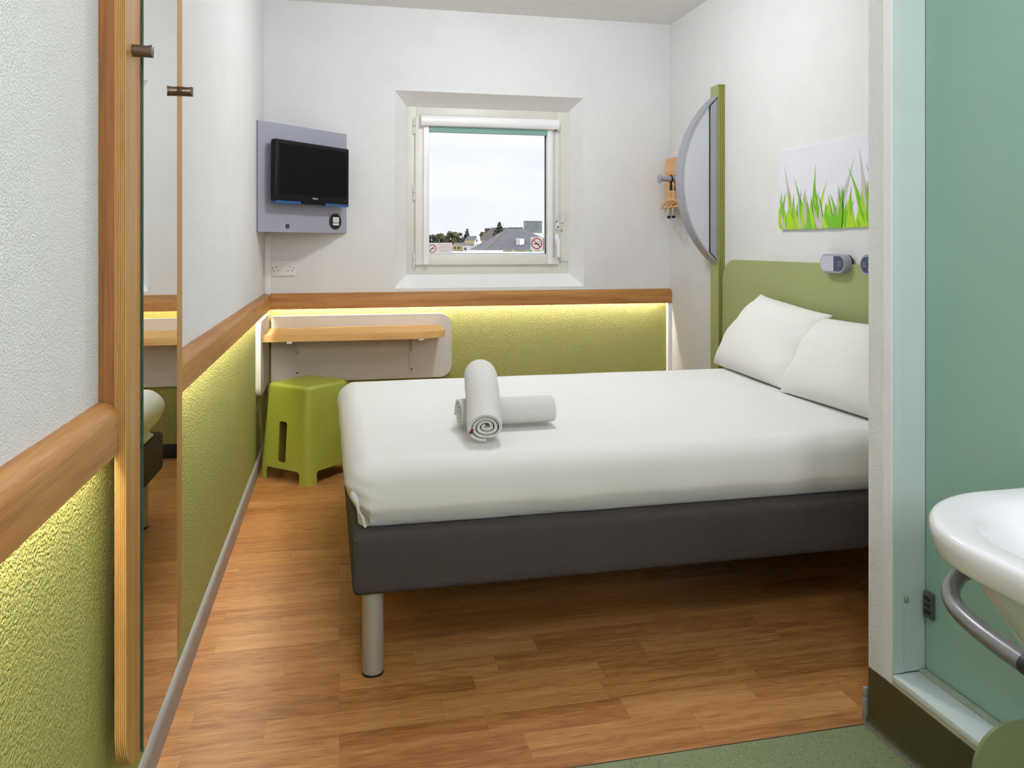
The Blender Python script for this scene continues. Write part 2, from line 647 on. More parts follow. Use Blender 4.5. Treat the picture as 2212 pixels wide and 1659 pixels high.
n_ = N('frosted_green_glass')
tl = n_.n('ShaderNodeBsdfTranslucent')
tl.inputs['Color'].default_value = srgb(150, 196, 172)
n_.set(n_.ramp(n_.noise(n_.pos(), 3, 2), [(0.2, srgb(156, 194, 180)), (0.8, srgb(162, 199, 185))]), 0.22, 0, 0.5)
mx = n_.n('ShaderNodeMixShader')
mx.inputs[0].default_value = 0.18
n_.l(n_.b.outputs[0], mx.inputs[1])
n_.l(tl.outputs[0], mx.inputs[2])
n_.l(mx.outputs[0], n_.t.nodes['Material Output'].inputs['Surface'])
M['frosted'] = n_.m


def emit(name, col, strength):
    n = N(name)
    n.set((0.9, 0.9, 0.85), 0.4)
    n.b.inputs['Emission Color'].default_value = (*col, 1)
    n.b.inputs['Emission Strength'].default_value = strength
    return n.m


M['led'] = emit('led_strip_light', LED_COL, LED_STR)

# ------------------------------------------------------------------ room shell
XL, XR, YB, ZC = -0.422, 2.08, 4.734, 2.615
YF = -1.3            # wall behind the camera
XP = 1.30            # face of the shower partition
ZG = 0.87            # paint changes from green to white behind the rail


def struct(name, bm, mats, **k):
    return obj(name, bm, mats, kind='structure', **k)


def quad(bm, pts, mat=0):
    bm.faces.new([bm.verts.new(p) for p in pts]).material_index = mat


# floor: timber strips, then speckled vinyl on the shower side
b = bbox(XL - 0.15, XR + 0.15, 1.734, YB + 0.25, -0.1, 0.0)
struct('floor', b, M['floor'], smooth=0)
b = bbox(XL - 0.15, XR + 0.15, YF - 0.15, 1.734, -0.1, 0.0)
box(b, XL, XP, 1.7325, 1.7347, -0.02, 0.0006, 1)
struct('floor', b, [M['vinyl'], M['dark_gap']], smooth=0)
struct('ceiling', bbox(XL - 0.15, XR + 0.15, YF - 0.15, YB + 0.25, ZC, ZC + 0.1), M['ceiling'], smooth=0)
# left wall
b = bbox(XL - 0.12, XL, YF - 0.12, YB + 0.25, ZG, ZC)
box(b, XL - 0.12, XL, YF - 0.12, YB + 0.25, 0, ZG, 1)
struct('wall_left', b, [M['white_wall'], M['green_wall']], smooth=0)
# right wall
struct('wall_right', bbox(XR, XR + 0.12, YF - 0.12, YB + 0.25, 0, ZC), M['white_wall'], smooth=0)
# wall behind the camera
b = bbox(XL, XR, YF - 0.12, YF, 0, ZC)
struct('wall_front', b, M['white_wall'], smooth=0)
# back wall with its splayed window reveal
wo = (0.321, 1.500, 0.937, 2.120)     # opening on the wall face
wi = (0.405, 1.443, 1.014, 2.053)     # opening at the window frame
YW = 4.880
b = new()
xs = [XL - 0.12, wo[0], wo[1], XR + 0.12]
zs = [ZG, wo[2], wo[3], ZC]
for i in range(3):
    for j in range(3):
        if i == 1 and j == 1: continue
        quad(b, [(xs[i], YB, zs[j]), (xs[i + 1], YB, zs[j]), (xs[i + 1], YB, zs[j + 1]), (xs[i], YB, zs[j + 1])])
quad(b, [(xs[0], YB, 0), (xs[3], YB, 0), (xs[3], YB, ZG), (xs[0], YB, ZG)], 1)
O = [(wo[0], YB, wo[2]), (wo[1], YB, wo[2]), (wo[1], YB, wo[3]), (wo[0], YB, wo[3])]
I = [(wi[0], YW, wi[2]), (wi[1], YW, wi[2]), (wi[1], YW, wi[3]), (wi[0], YW, wi[3])]
T = [(wi[0], YW + 0.12, wi[2]), (wi[1], YW + 0.12, wi[2]), (wi[1], YW + 0.12, wi[3]), (wi[0], YW + 0.12, wi[3])]
for k in range(4):
    j = (k + 1) % 4
    quad(b, [O[k], O[j], I[j], I[k]], 2)
    quad(b, [I[k], I[j], T[j], T[k]], 2)
xo = [XL - 0.12, wi[0], wi[1], XR + 0.12]
zo = [0, wi[2], wi[3], ZC]
for i in range(3):
    for j in range(3):
        if i == 1 and j == 1: continue
        quad(b, [(xo[i], YW + 0.12, zo[j]), (xo[i + 1], YW + 0.12, zo[j]), (xo[i + 1], YW + 0.12, zo[j + 1]), (xo[i], YW + 0.12, zo[j + 1])])
bmesh.ops.remove_doubles(b, verts=b.verts[:], dist=0.0005)
struct('wall_back', b, [M['white_wall'], M['green_wall'], M['smooth_white']], smooth=0, recalc=False)

# shower partition: thin wall end, boxed shower behind it
b = bbox(XP, XR, 1.660, 1.741, 0, ZC)
struct('wall_shower', b, M['white_wall'], smooth=0)
b = bbox(XP, XR, YF, 1.00, 0, ZC)
struct('wall_washbasin', b, M['white_wall'], smooth=0)
b = bbox(XP, 1.43, 1.0, 1.660, 0, 0.150)                 # upstand under the sill
box(b, XP, 1.47, 1.0, 1.660, 2.12, ZC, 0)                # lintel over the shower door
struct('wall_upstand', b, M['cream_edge'], smooth=0)
b = bbox(1.43, XR, 1.0, 1.66, 0.0, 0.10)
struct('floor_shower', b, M['shower_wall'], smooth=0)
# plain corner strip, jamb and sill of the shower opening
b = bbox(XP - 0.0015, XP + 0.02, 1.654, 1.686, 0.142, ZC - 0.002, bev=0.001, seg=1)
struct('trim_1', b, M['smooth_white'])
b = bbox(XP, 1.330, 1.651, 1.6605, 0.166, 2.12, bev=0.0012, seg=1)
box(b, 1.3305, 1.3935, 1.654, 1.6605, 0.166, 2.12, 0, 0.0012, 1)
box(b, 1.3935, 1.3975, 1.652, 1.6605, 0.166, 2.12, 1)
struct('trim_2', b, [M['jamb'], M['dark_gap']])
b = bbox(XP - 0.002, 1.372, 1.0, 1.6515, 0.150, 0.166, bev=0.002, seg=2)
box(b, 1.372, 1.400, 1.0, 1.6515, 0.150, 0.170, 1, 0.001, 1)
struct('trim_3', b, [M['sill'], M['seal_grey']])
d = bpy.data.objects.new('door_1', None)
C.objects.link(d)
d.location = (1.395, 1.33, 0.17)
d['kind'] = 'structure'
b = new()
prism(b, rrect(1.01, 1.6505, 0.172, 2.11, 0.004, 2), 'X', 1.3905, 1.3985)
obj('glass_leaf', b, M['frosted'], d, smooth=0)
b = bbox(1.3795, 1.3895, 1.618, 1.648, 0.302, 0.363, bev=0.002)
box(b, 1.3855, 1.3905, 1.646, 1.6535, 0.306, 0.358, 0, 0.001, 1)
for z in (0.317, 0.333, 0.349):
    box(b, 1.3775, 1.3800, 1.624, 1.642, z - 0.004, z + 0.004, 1)
obj('hinge', b, [plain('dark_hinge_metal', srgb(92, 96, 92), 0.35, 0.5), M['black_plastic']], d)
b = new()
bmesh.ops.create_uvsphere(b, u_segments=14, v_segments=8, radius=0.0075)
for v in b.verts: v.co = Vector((1.337 + v.co.x * 0.8, 1.651 + v.co.y * 0.5, 0.344 + v.co.z))
obj('buffer', b, M['seal_grey'], d, label='small round clear buffer')

# skirtings
b = new()
prism(b, [(XL, 0), (XL + 0.012, 0), (XL + 0.012, 0.060), (XL + 0.0105, 0.068), (XL + 0.006, 0.0745), (XL, 0.077)], 'Y', 1.74, YB)
struct('baseboard_left', b, M['grey_trim'], smooth=60)
b = new()
prism(b, [(YB, 0), (YB - 0.012, 0), (YB - 0.012, 0.060), (YB - 0.0105, 0.068), (YB - 0.006, 0.0745), (YB, 0.077)], 'X', XL + 0.012, XR)
struct('baseboard_back', b, M['rubber'], smooth=60)
b = new()   # coved vinyl skirting below the shower sill
prof = [(XP, 0.0), (XP - 0.02, 0.0005), (XP - 0.010, 0.004), (XP - 0.004, 0.012), (XP - 0.0025, 0.024), (XP - 0.0025, 0.140), (XP, 0.1405)]
prism(b, prof, 'Y', -1.0, 1.738)
struct('baseboard_shower', b, M['vinyl_skirt'], smooth=60)
b = bbox(XP - 0.011, XP - 0.0005, 1.7395, 1.752, 0.0, 0.060, bev=0.002)
box(b, XP - 0.010, XP - 0.0005, 1.7395, 1.752, 0.061, 0.086, 0, 0.002)
struct('baseboard_end', b, M['grey_trim'])

# timber rails with the light strips tucked behind their lower edge
ZT, ZB = 0.917, 0.826


def rail_profile(w, s):
    p = [(w, ZT), (w + s * 0.008, ZT)]
    for k in range(9):
        a = R(90 - 90 * k / 8)
        p.append((w + s * (0.008 + 0.028 * math.cos(a)), ZT - 0.030 + 0.030 * math.sin(a)))
    p += [(w + s * 0.036, ZB + 0.001), (w + s * 0.035, ZB), (w + s * 0.022, ZB), (w + s * 0.022, ZB + 0.040), (w, ZB + 0.040)]
    return p


def rail(name, axis, w, s, a0, a1, mat, lo, hi):
    b = new()
    prism(b, rail_profile(w, s), axis, a0, a1)
    r = struct(name, b, mat, smooth=30)
    b = new()
    x = sorted((w + s * 0.004, w + s * 0.019))
    prism(b, [(x[0], ZB + 0.031), (x[1], ZB + 0.031), (x[1], ZB + 0.0395), (x[0], ZB + 0.0395)], axis, lo, hi)
    obj('light_strip', b, M['led'], r, smooth=0, label='glowing warm white strip light under the rail')
    return r


rail('trim_4', 'X', YB, -1, XL + 0.036, XR - 0.001, M['rail_x'], XL + 0.03, XR - 0.05)
rail('trim_5', 'Y', XL, 1, 2.062, YB - 0.0005, M['rail_y'], 2.08, YB - 0.05)
rail('trim_6', 'Y', XL, 1, YF + 0.01, 1.531, M['rail_y'], YF + 0.05, 1.515)
# white upright closing the green dado in the right corner
b = bbox(2.053, XR - 0.0005, 4.700, YB - 0.0005, 0.077, ZB, bev=0.0015, seg=1)
struct('trim_7', b, M['smooth_white'])
# slim cable trunking in the left corner
b = bbox(XL + 0.001, XL + 0.036, YB - 0.014, YB - 0.0005, ZT - 0.008, 1.262, bev=0.002)
struct('trim_8', b, M['smooth_white'])

# ------------------------------------------------------------------ window
w = bpy.data.objects.new('window_1', None)
C.objects.link(w)
w.location = (0.924, YW, wi[2])
w['kind'] = 'structure'


def ring_frame(bm, x0, x1, z0, z1, l, r, bt, tp, y0, y1, mat=0, bev=0.002):
    box(bm, x0, x0 + l, y0, y1, z0, z1, mat, bev, 2)
    box(bm, x1 - r, x1, y0, y1, z0, z1, mat, bev, 2)
    box(bm, x0 + l, x1 - r, y0, y1, z0, z0 + bt, mat, bev, 2)
    box(bm, x0 + l, x1 - r, y0, y1, z1 - tp, z1, mat, bev, 2)


b = new()
ring_frame(b, 0.405, 1.443, 1.014, 2.053, 0.060, 0.075, 0.066, 0.070, 4.882, 4.960)
box(b, 1.388, 1.4425, 4.876, 4.884, 1.092, 1.972, 0, 0.0015, 1)      # raised strip on the right
obj('outer_frame', b, M['frame_white'], w)
sash = new()
ring_frame(sash, 0.457, 1.375, 1.073, 1.988, 0.083, 0.082, 0.066, 0.088, 4.862, 4.925, 0, 0.003)
sash_o = obj('sash', sash, M['sash_white'], w)
b = new()
ring_frame(b, 0.539, 1.2945, 1.1375, 1.903, 0.0016, 0.0045, 0.0016, 0.001, 4.880, 4.905, 0, 0)
obj('seal', b, M['dark_gap'], sash_o)
obj('pane', bbox(0.538, 1.2945, 4.893, 4.897, 1.137, 1.903), M['pane'], sash_o, smooth=0)
b = new()
tube(b, [(0.833, 4.863, 1.0985), (0.833, 4.857, 1.0985), (0.833, 4.853, 1.0985)], [0.008, 0.008, 0.005], 14)
obj('stop_knob', b, M['sash_white'], sash_o)
b = bbox(1.344, 1.372, 4.846, 4.8615, 1.196, 1.262, bev=0.005)
box(b, 1.350, 1.376, 4.828, 4.846, 1.118, 1.236, 0, 0.006)
obj('handle', b, M['cassette'], sash_o)
b = bbox(1.352, 1.3745, 4.856, 4.8615, 1.280, 1.338, bev=0.003)
for (x, z, r) in ((1.366, 1.311, 0.0055), (1.359, 1.293, 0.004), (1.357, 1.345, 0.004)):
    cyl(b, (x, 4.857, z), (x, 4.8545, z), r, 14, 1)
obj('restrictor_plate', b, [M['sash_white'], M['sign_black']], sash_o)
b = bbox(1.388, 1.402, 4.868, 4.8755, 1.282, 1.342, bev=0.003)
for z in (1.292, 1.335):
    cyl(b, (1.395, 4.869, z), (1.395, 4.866, z), 0.0035, 12, 1)
tube(b, spline([(1.357, 4.852, 1.345), (1.360, 4.845, 1.372), (1.378, 4.842, 1.398), (1.402, 4.844, 1.402), (1.418, 4.848, 1.386), (1.414, 4.853, 1.362), (1.397, 4.864, 1.334)], 6), 0.0022, 8)
obj('restrictor_cable', b, [M['frame_white'], M['sign_black']], w)
for z in (1.930, 1.520, 1.105):
    b = new()
    for k in (0, 1):
        cyl(b, (0.4505, 4.872, z - 0.0475 + k * 0.049), (0.4505, 4.872, z - 0.002 + k * 0.049), 0.0065, 14)
    obj('hinge', b, M['sash_white'], w)
b = new()
tube(b, [(1.401, 4.8795, 1.972), (1.438, 4.8795, 1.972)], 0.0008, 6)
tube(b, [(1.386, 4.8745, 1.090), (1.440, 4.8745, 1.090)], 0.001, 6)
obj('seam', b, M['seal_grey'], w)

# roller blind
rb = thing('roller_blind', 'white cased roller blind with a strip of green fabric on the window sash', 'blind', (0.925, 4.85, 1.925))
b = new()
prism(b, [(4.8615, 1.927), (4.8615, 1.998), (4.835, 1.998), (4.818, 1.990), (4.810, 1.976), (4.808, 1.958), (4.811, 1.942), (4.820, 1.930), (4.832, 1.927)], 'X', 0.494, 1.360)
for x in (0.494, 1.360):
    prism(b, [(4.8615, 1.925), (4.8615, 2.0), (4.834, 2.0), (4.816, 1.992), (4.808, 1.977), (4.806, 1.958), (4.809, 1.941), (4.818, 1.928), (4.832, 1.925)], 'X', x - 0.004, x + 0.004)
obj('cassette', b, M['cassette'], rb)
b = bbox(0.541, 1.293, 4.843, 4.8445, 1.894, 1.930)
box(b, 0.541, 1.293, 4.840, 4.8475, 1.892, 1.903, 0, 0.002)
obj('fabric', b, M['blind_green'], rb)
for x0, x1 in ((0.505, 0.541), (1.2945, 1.328)):
    obj('guide', bbox(x0, x1, 4.846, 4.8615, 1.075, 1.928, bev=0.003), M['cassette'], rb)
b = new()
for x in (1.3335, 1.3395):
    z = 1.935
    while z > 1.128:
        bmesh.ops.create_icosphere(b, subdivisions=1, radius=0.0017, matrix=Matrix.Translation((x, 4.838, z)))
        z -= 0.0052
for k in range(9):
    a = R(180 + 180 * k / 8)
    bmesh.ops.create_icosphere(b, subdivisions=1, radius=0.0017, matrix=Matrix.Translation((1.3365 + 0.003 * math.cos(a), 4.838, 1.128 + 0.008 * math.sin(a))))
obj('bead_chain', b, M['tube'], rb)
b = bbox(1.340, 1.350, 4.822, 4.846, 1.922, 1.944, bev=0.003)
obj('chain_wheel', b, M['black_plastic'], rb)


# stickers on the pane
def no_smoking(bm, cx, cz, r, y, red, black, slope):
    """red ring and bar over a cigarette with smoke, facing the room"""
    n = 32
    for k in range(n):
        a0, a1 = 2 * math.pi * k / n, 2 * math.pi * (k + 1) / n
        quad(bm, [(cx + rr * math.cos(a), y, cz + rr * math.sin(a)) for rr, a in ((r, a0), (r, a1), (r * 0.82, a1), (r * 0.82, a0))], red)

    def bar(x0, z0, x1, z1, wd, m, yy):
        d = Vector((x1 - x0, 0, z1 - z0)).normalized()
        p = Vector((-d.z, 0, d.x)) * wd / 2
        A, B = Vector((x0, yy, z0)), Vector((x1, yy, z1))
        quad(bm, [A + p, A - p, B - p, B + p], m)
    s = slope
    bar(cx - r * 0.55, cz - r * 0.08, cx + r * 0.42, cz - r * 0.08, r * 0.17, black, y - 0.0001)
    bar(cx + r * 0.45, cz - r * 0.08, cx + r * 0.60, cz - r * 0.08, r * 0.17, black, y - 0.0001)
    for k in range(7):
        a0, a1 = 0.5 * k, 0.5 * (k + 1)
        bar(cx + r * (0.0 + 0.09 * k), cz + r * (0.15 + 0.13 * math.sin(a0) + 0.03 * k), cx + r * (0.0 + 0.09 * (k + 1)), cz + r * (0.15 + 0.13 * math.sin(a1) + 0.03 * (k + 1)), r * 0.07, black, y - 0.0001)
    bar(cx - r * 0.62, cz + s * r * 0.62, cx + r * 0.62, cz - s * r * 0.62, r * 0.17, red, y - 0.0002)


YS = 4.8925
t = thing('window_sticker', 'white strip sticker with small no smoking sign, low in the pane above the sash knob side nearest the hinges', 'sticker', (0.615, YS, 1.175))
t['label'] = 'white strip sticker with a small no smoking sign beside five lines of red text'
b = bbox(0.539, 0.690, YS - 0.0004, YS, 1.139, 1.210)
obj('backing', b, M['sign_white'], t, smooth=0)
b = new()
no_smoking(b, 0.566, 1.175, 0.0255, YS - 0.0007, 0, 1, -1)
obj('no_smoking_sign', b, [M['red'], M['sign_black']], t, smooth=0, recalc=False)
b = new()
for k in range(5):
    x0, x1 = (0.600, 0.682) if k < 4 else (0.612, 0.670)
    box(b, x0, x1, YS - 0.0008, YS - 0.0005, 1.198 - k * 0.0105, 1.2005 - k * 0.0105)
obj('text_lines', b, M['red_text'], t, smooth=0)

t = thing('window_sticker', 'square white sticker with a large red no smoking sign on the pane', 'sticker', (1.235, YS, 1.205))
b = bbox(1.196, 1.276, YS - 0.0004, YS, 1.165, 1.247)
obj('backing', b, M['sign_white'], t, smooth=0)
b = new()
no_smoking(b, 1.236, 1.206, 0.036, YS - 0.0007, 0, 1, 1)
obj('no_smoking_sign', b, [M['red'], M['sign_black']], t, smooth=0, recalc=False)

t = thing('window_notice', 'grey printed notice with seven lines of dark text on the pane', 'sticker', (1.21, YS, 1.30))
b = bbox(1.149, 1.271, YS - 0.0004, YS, 1.273, 1.351)
obj('backing', b, M['sign_grey'], t, smooth=0)
lines = ['In the interest of the safety', 'and security of all our', 'guests, the complete', 'opening of this window has', 'been restricted. Please do', 'not interfere with any', 'restrictors.']
b = new()
for k, s in enumerate(lines):
    tb = text_bm(s, 0.0100, frame_mat((1.210, YS - 0.0006, 1.3435 - k * 0.0103), (1, 0, 0), (0, 0, 1), (0, -1, 0)), 0.0001)
    me = bpy.data.meshes.new('tmp')
    tb.to_mesh(me)
    tb.free()
    b.from_mesh(me)
    bpy.data.meshes.remove(me)
obj('lettering', b, M['sign_text'], t, smooth=0)

# ------------------------------------------------------------------ bed
bb = thing('bed_base', 'charcoal woven fabric bed base on silver round legs', 'bed', (1.05, 2.92, 0))
BX0, BX1, BY0, BY1, BZ0, BZ1 = 0.036, 2.045, 2.196, 3.640, 0.232, 0.396
slant0 = lambda q: 0.017 * (q.y - 2.2) * max(0, 1 - (q.x - 0.036) / 2.0)
b = new()
rounded_box(b, ((BX0 + BX1) / 2, (BY0 + BY1) / 2, (BZ0 + BZ1) / 2), ((BX1 - BX0) / 2, (BY1 - BY0) / 2, (BZ1 - BZ0) / 2), 0.018, (24, 16, 3), 4, lambda p, n_: Vector((p.x - slant0(p), p.y, p.z)))
obj('base_frame', b, M['base_fabric'], bb, smooth=60)
for lx, ly in ((0.092, 2.240), (0.092, 3.590), (1.98, 2.240), (1.98, 3.590)):
    b = new()
    cyl(b, (lx, ly, 0.006), (lx, ly, BZ0 + 0.002), 0.0295, 32)
    leg = obj('leg', b, M['steel'], bb)
    b = new()
    cyl(b, (lx, ly, 0.0), (lx, ly, 0.0065), 0.0305, 32)
    obj('foot_cap', b, M['rubber'], leg)

def slant(q):
    """the foot end is not quite square to the sides"""
    return 0.017 * (q.y - 2.2) * max(0, 1 - (q.x - 0.036) / 2.0)


MZ0, MZ1 = 0.3975, 0.590


def mat_disp(p, nrm):
    x, y, z = p
    q = Vector(p)
    nh = math.hypot(nrm.x, nrm.y)
    if nrm.z < 0 and nh > 0.05:      # the lower edge is much tighter than the top one
        q += Vector((nrm.x, nrm.y, 0)) / nh * 0.062 * (1 - nh) * 0.8
    # soft bulge of the sides, slightly crowned top
    s = (z - MZ0) / (MZ1 - MZ0)
    bul = 0.014 * math.sin(math.pi * min(1, max(0, s)))
    q.x -= slant(q)
    q.x += nrm.x * bul * 1.2
    q.y += nrm.y * bul
    if nrm.z > 0.3:
        u, v = (x - 1.04) / 1.0, (y - 2.93) / 0.7
        q.z += 0.004 * (1 - u * u) * (1 - v * v) + 0.0015 * noise.noise(Vector((x * 4, y * 4, 0)))
    # gathers of the sheet where it is tucked at the near foot corner
    dx, dy = x - 0.05, y - 2.24
    if nrm.y < -0.2 or nrm.x < -0.2:
        fall = math.exp(-(max(0, dx) / 0.10) ** 2) * math.exp(-(max(0, dy) / 0.06) ** 2)
        q += nrm * (0.0022 * fall * math.sin(z * 150 + dx * 70) * (1 - s * 0.6))
        q += nrm * 0.0035 * noise.noise(Vector((x * 5, y * 5, z * 9)))
    # the foot end falls inwards towards the base
    if nrm.x < -0.15 and s < 0.62:
        q.x += 0.046 * (0.62 - s) / 0.62 * min(1, -nrm.x * 1.4)
    # sheet pulled in under the mattress
    if s < 0.30:
        if nh > 0.05: q -= Vector((nrm.x, nrm.y, 0)) / nh * 0.014 * (0.30 - s) / 0.30
        if nrm.y < -0.5: q.z += 0.003 * noise.noise(Vector((x * 7, 3, 1)))
    return q


b = new()
rounded_box(b, (1.036, 2.930, (MZ0 + MZ1) / 2), (1.006, 0.685, (MZ1 - MZ0) / 2), 0.062, (70, 46, 10), 7, mat_disp)
mt = obj('mattress', b, M['sheet'], smooth=80)
tag(mt, 'deep mattress in a smooth white fitted sheet lying on the charcoal base', 'mattress')
# folded tuck of the sheet at the near foot corner
b = new()
fold = [(0.044, 2.268, 0.522), (0.044, 2.260, 0.495), (0.050, 2.256, 0.465), (0.061, 2.254, 0.435), (0.073, 2.254, 0.404)]
rs = []
for i, p in enumerate(spline(fold, 5)):
    wv = 0.002 * math.sin(i * 0.9)
    r = 0.011 * (0.35 + 0.65 * math.sin(math.pi * min(1, (i + 1) / 12)))
    rs.append([Vector((p.x + wv + r * math.cos(2 * math.pi * k / 12) * 1.2, p.y + r * math.sin(2 * math.pi * k / 12), p.z)) for k in range(12)])
rings(b, rs)
obj('sheet_tuck', b, M['sheet'], mt, smooth=70)


def pillow(name, label, corners, th, seed, group):
    """cushion spanned by its four corners: lower left, lower right, upper right, upper left"""
    P00, P10, P11, P01 = (Vector(p) for p in corners)
    n = 34
    b = new()
    front, back = {}, {}
    en = ((P10 - P00) + (P11 - P01)).cross((P01 - P00) + (P11 - P10)).normalized()
    if en.x > 0: en = -en
    for i in range(n + 1):
        for j in range(n + 1):
            u, v = -1 + 2 * i / n, -1 + 2 * j / n
            u, v = math.sin(u * math.pi / 2), math.sin(v * math.pi / 2)
            pv = 0.045 if v > 0 else 0.008
            su = u * (1 + 0.012 * (1 - abs(v) ** 2.5) * abs(u))
            sv = v * (1 - pv * (1 - abs(u) ** 2.5) * abs(v))
            t = (max(0, 1 - abs(u) ** 2.4) * max(0, 1 - abs(v) ** 2.4)) ** 0.52
            wr = 0.012 * noise.noise(Vector((u * 1.6 + seed, v * 1.6, seed))) * (1 - t * 0.3)
            wr += 0.006 * math.sin((u - v) * 9 + seed) * (abs(u) ** 3) * (1 - abs(v) ** 6)
            a, c = (su + 1) / 2, (sv + 1) / 2
            q = (P00 * (1 - a) + P10 * a) * (1 - c) + (P01 * (1 - a) + P11 * a) * c
            edge = i in (0, n) or j in (0, n)
            f = b.verts.new(q + en * (th * 0.66 * t + (0 if edge else wr)))
            front[i, j] = f
            back[i, j] = f if edge else b.verts.new(q - en * (th * 0.30 * t))
    for g in (front, back):
        for v in g.values():
            v.co.z = max(v.co.z, 0.5952)
    for i in range(n):
        for j in range(n):
            for g in (front, back):
                try:
                    b.faces.new([g[i, j], g[i + 1, j], g[i + 1, j + 1], g[i, j + 1]])
                except ValueError:
                    pass
    return tag(obj(name, b, M['pillow'], smooth=120), label, 'pillow', group)


pillow('pillow', 'white pillow propped on the headboard, the one beside the tall green post', ((1.850, 3.670, 0.598), (1.800, 2.950, 0.598), (2.015, 2.920, 0.902), (2.010, 3.495, 0.957)), 0.165, 1.3, 'pillows on the bed')
pillow('pillow', 'white pillow propped on the headboard, cut off by the shower partition', ((1.770, 2.925, 0.598), (1.790, 2.210, 0.598), (2.005, 2.300, 0.890), (1.955, 2.905, 0.895)), 0.165, 4.1, 'pillows on the bed')


# rolled towels
def towel_roll(name, label, path, rx, rz, turns, th, end_axis, group):
    """a rolled towel: spiral section carried along the path"""
    P = [Vector(p) for p in path]
    K = int(turns * 26)
    outer, inner = [], []
    for k in range(K + 1):
        a = 2 * math.pi * turns * k / K
        f = 1 - (1 - k / K) * 0.80
        outer.append((a, f))
        inner.append((a, max(0.06, f - th)))
    a_end = 2 * math.pi * turns
    sec = []
    for a, f in outer:
        wob = 1 + 0.03 * math.sin(3 * a + turns)
        sec.append((f * wob * math.cos(a + 2.2), f * wob * math.sin(a + 2.2)))
    for a, f in reversed(inner):
        wob = 1 + 0.03 * math.sin(3 * a + turns)
        sec.append((f * wob * math.cos(a + 2.2), f * wob * math.sin(a + 2.2)))
    rs = []
    for i, p in enumerate(P):
        t = (P[min(i + 1, len(P) - 1)] - P[max(i - 1, 0)]).normalized()
        side = t.cross(Vector((0, 0, 1))).normalized()
        up = side.cross(t).normalized()
        e = min(i, len(P) - 1 - i)
        k = 1.0 if e > 2 else (0.95, 0.985, 0.995)[e]
        ring = []
        for (sx, sz) in sec:
            rr = math.hypot(sx, sz)
            q = p + side * sx * rx * k + up * sz * rz * k
            q += t * ((0.5 - rr) * 0.012 if i == 0 else 0)
            q += side * 0.0015 * noise.noise(q * 30)
            ring.append(q)
        rs.append(ring)
    b = new()
    vv = [[b.verts.new(q) for q in ring] for ring in rs]
    n = len(sec)
    for A, B in zip(vv, vv[1:]):
        for i in range(n):
            j = (i + 1) % n
            b.faces.new((A[i], A[j], B[j], B[i]))
    for ring in (vv[0], vv[-1]):
        for k in range(K):
            b.faces.new((ring[k], ring[k + 1], ring[n - 2 - k], ring[n - 1 - k]))
    o = obj(name, b, M['towel'], smooth=50)
    return tag(o, label, 'towel', group)


TZ = 0.592
p1 = [(0.388 + 0.315 * k / 24, 2.572 + 0.004 * math.sin(k * 0.3), TZ + 0.050) for k in range(25)]
towel_roll('rolled_towel', 'rolled white towel lying flat on the bed underneath the other roll', p1, 0.058, 0.051, 3.2, 0.17, 0, 'rolled towels on the bed')
p2 = spline([(0.437, 2.358, TZ + 0.052), (0.443, 2.405, TZ + 0.066), (0.452, 2.475, TZ + 0.112), (0.462, 2.560, TZ + 0.150), (0.474, 2.640, TZ + 0.163), (0.486, 2.730, TZ + 0.160)], 6)
o = towel_roll('rolled_towel', 'rolled white towel draped across the top of the other roll', p2, 0.062, 0.050, 3.4, 0.16, 1, 'rolled towels on the bed')
b = bbox(0.386, 0.394, 2.352, 2.3545, TZ + 0.034, TZ + 0.050)
bmesh.ops.rotate(b, verts=b.verts[:], cent=(0.39, 2.353, TZ + 0.041), matrix=Matrix.Rotation(R(35), 3, 'Y'))
obj('care_label', b, M['label_red'], o, smooth=0, label='dark red label')

# ------------------------------------------------------------------ headboard, post, half moon
b = new()
prism(b, rrect(0.9, 3.986, 0.20, 1.118, (0.03, 0.03, 0.13, 0.03), 14), 'X', 2.060, XR - 0.0005)
bmesh.ops.translate(b, verts=b.verts[:], vec=(0, 0, 0))
for v in b.verts:
    if v.co.y < 1.76: v.co.y = 1.76 + (v.co.y - 0.9) * 0.01
o = obj('headboard', b, M['headboard'])
tag(o, 'wide sage green headboard with a rounded top corner behind the pillows', 'headboard')

o = thing('wall_post', 'tall narrow olive green board standing against the wall beside the headboard', 'post', (2.06, 4.04, 0))
b = new()
z = 0.0
lay = [(2.040, 2.0515, 0), (2.0515, 2.0530, 1), (2.0530, 2.0645, 0), (2.0645, 2.0660, 1), (2.0660, XR - 0.0005, 0)]
for x0, x1, g in lay:
    i = 0.0018 * g
    box(b, x0, x1, 3.992 + i, 4.086 - i, 0.0, 2.083 - i, 1)
for f in b.faces:
    f.normal_update()
    if f.calc_center_median().x < 2.0402: f.material_index = 0
obj('board', b, [M['headboard'], M['post_side']], o, smooth=0)

# half-moon panel: chord against the post, arc into the room
hm = thing('half_moon_panel', 'half moon shaped pale panel in a grey metal frame fixed to the green post', 'panel', (2.04, 4.04, 1.56))
cz, hc, sag = 1.560, 0.466, 0.214
Rr = (hc * hc + sag * sag) / (2 * sag)
xc = 2.039 - sag + Rr
am = math.asin(hc / Rr)


def arc(r_off, n=40, xmax=None):
    pts = []
    for k in range(n + 1):
        a = -am + 2 * am * k / n
        pts.append((xc - (Rr - r_off) * math.cos(a), cz + (Rr - r_off) * math.sin(a)))
    return pts


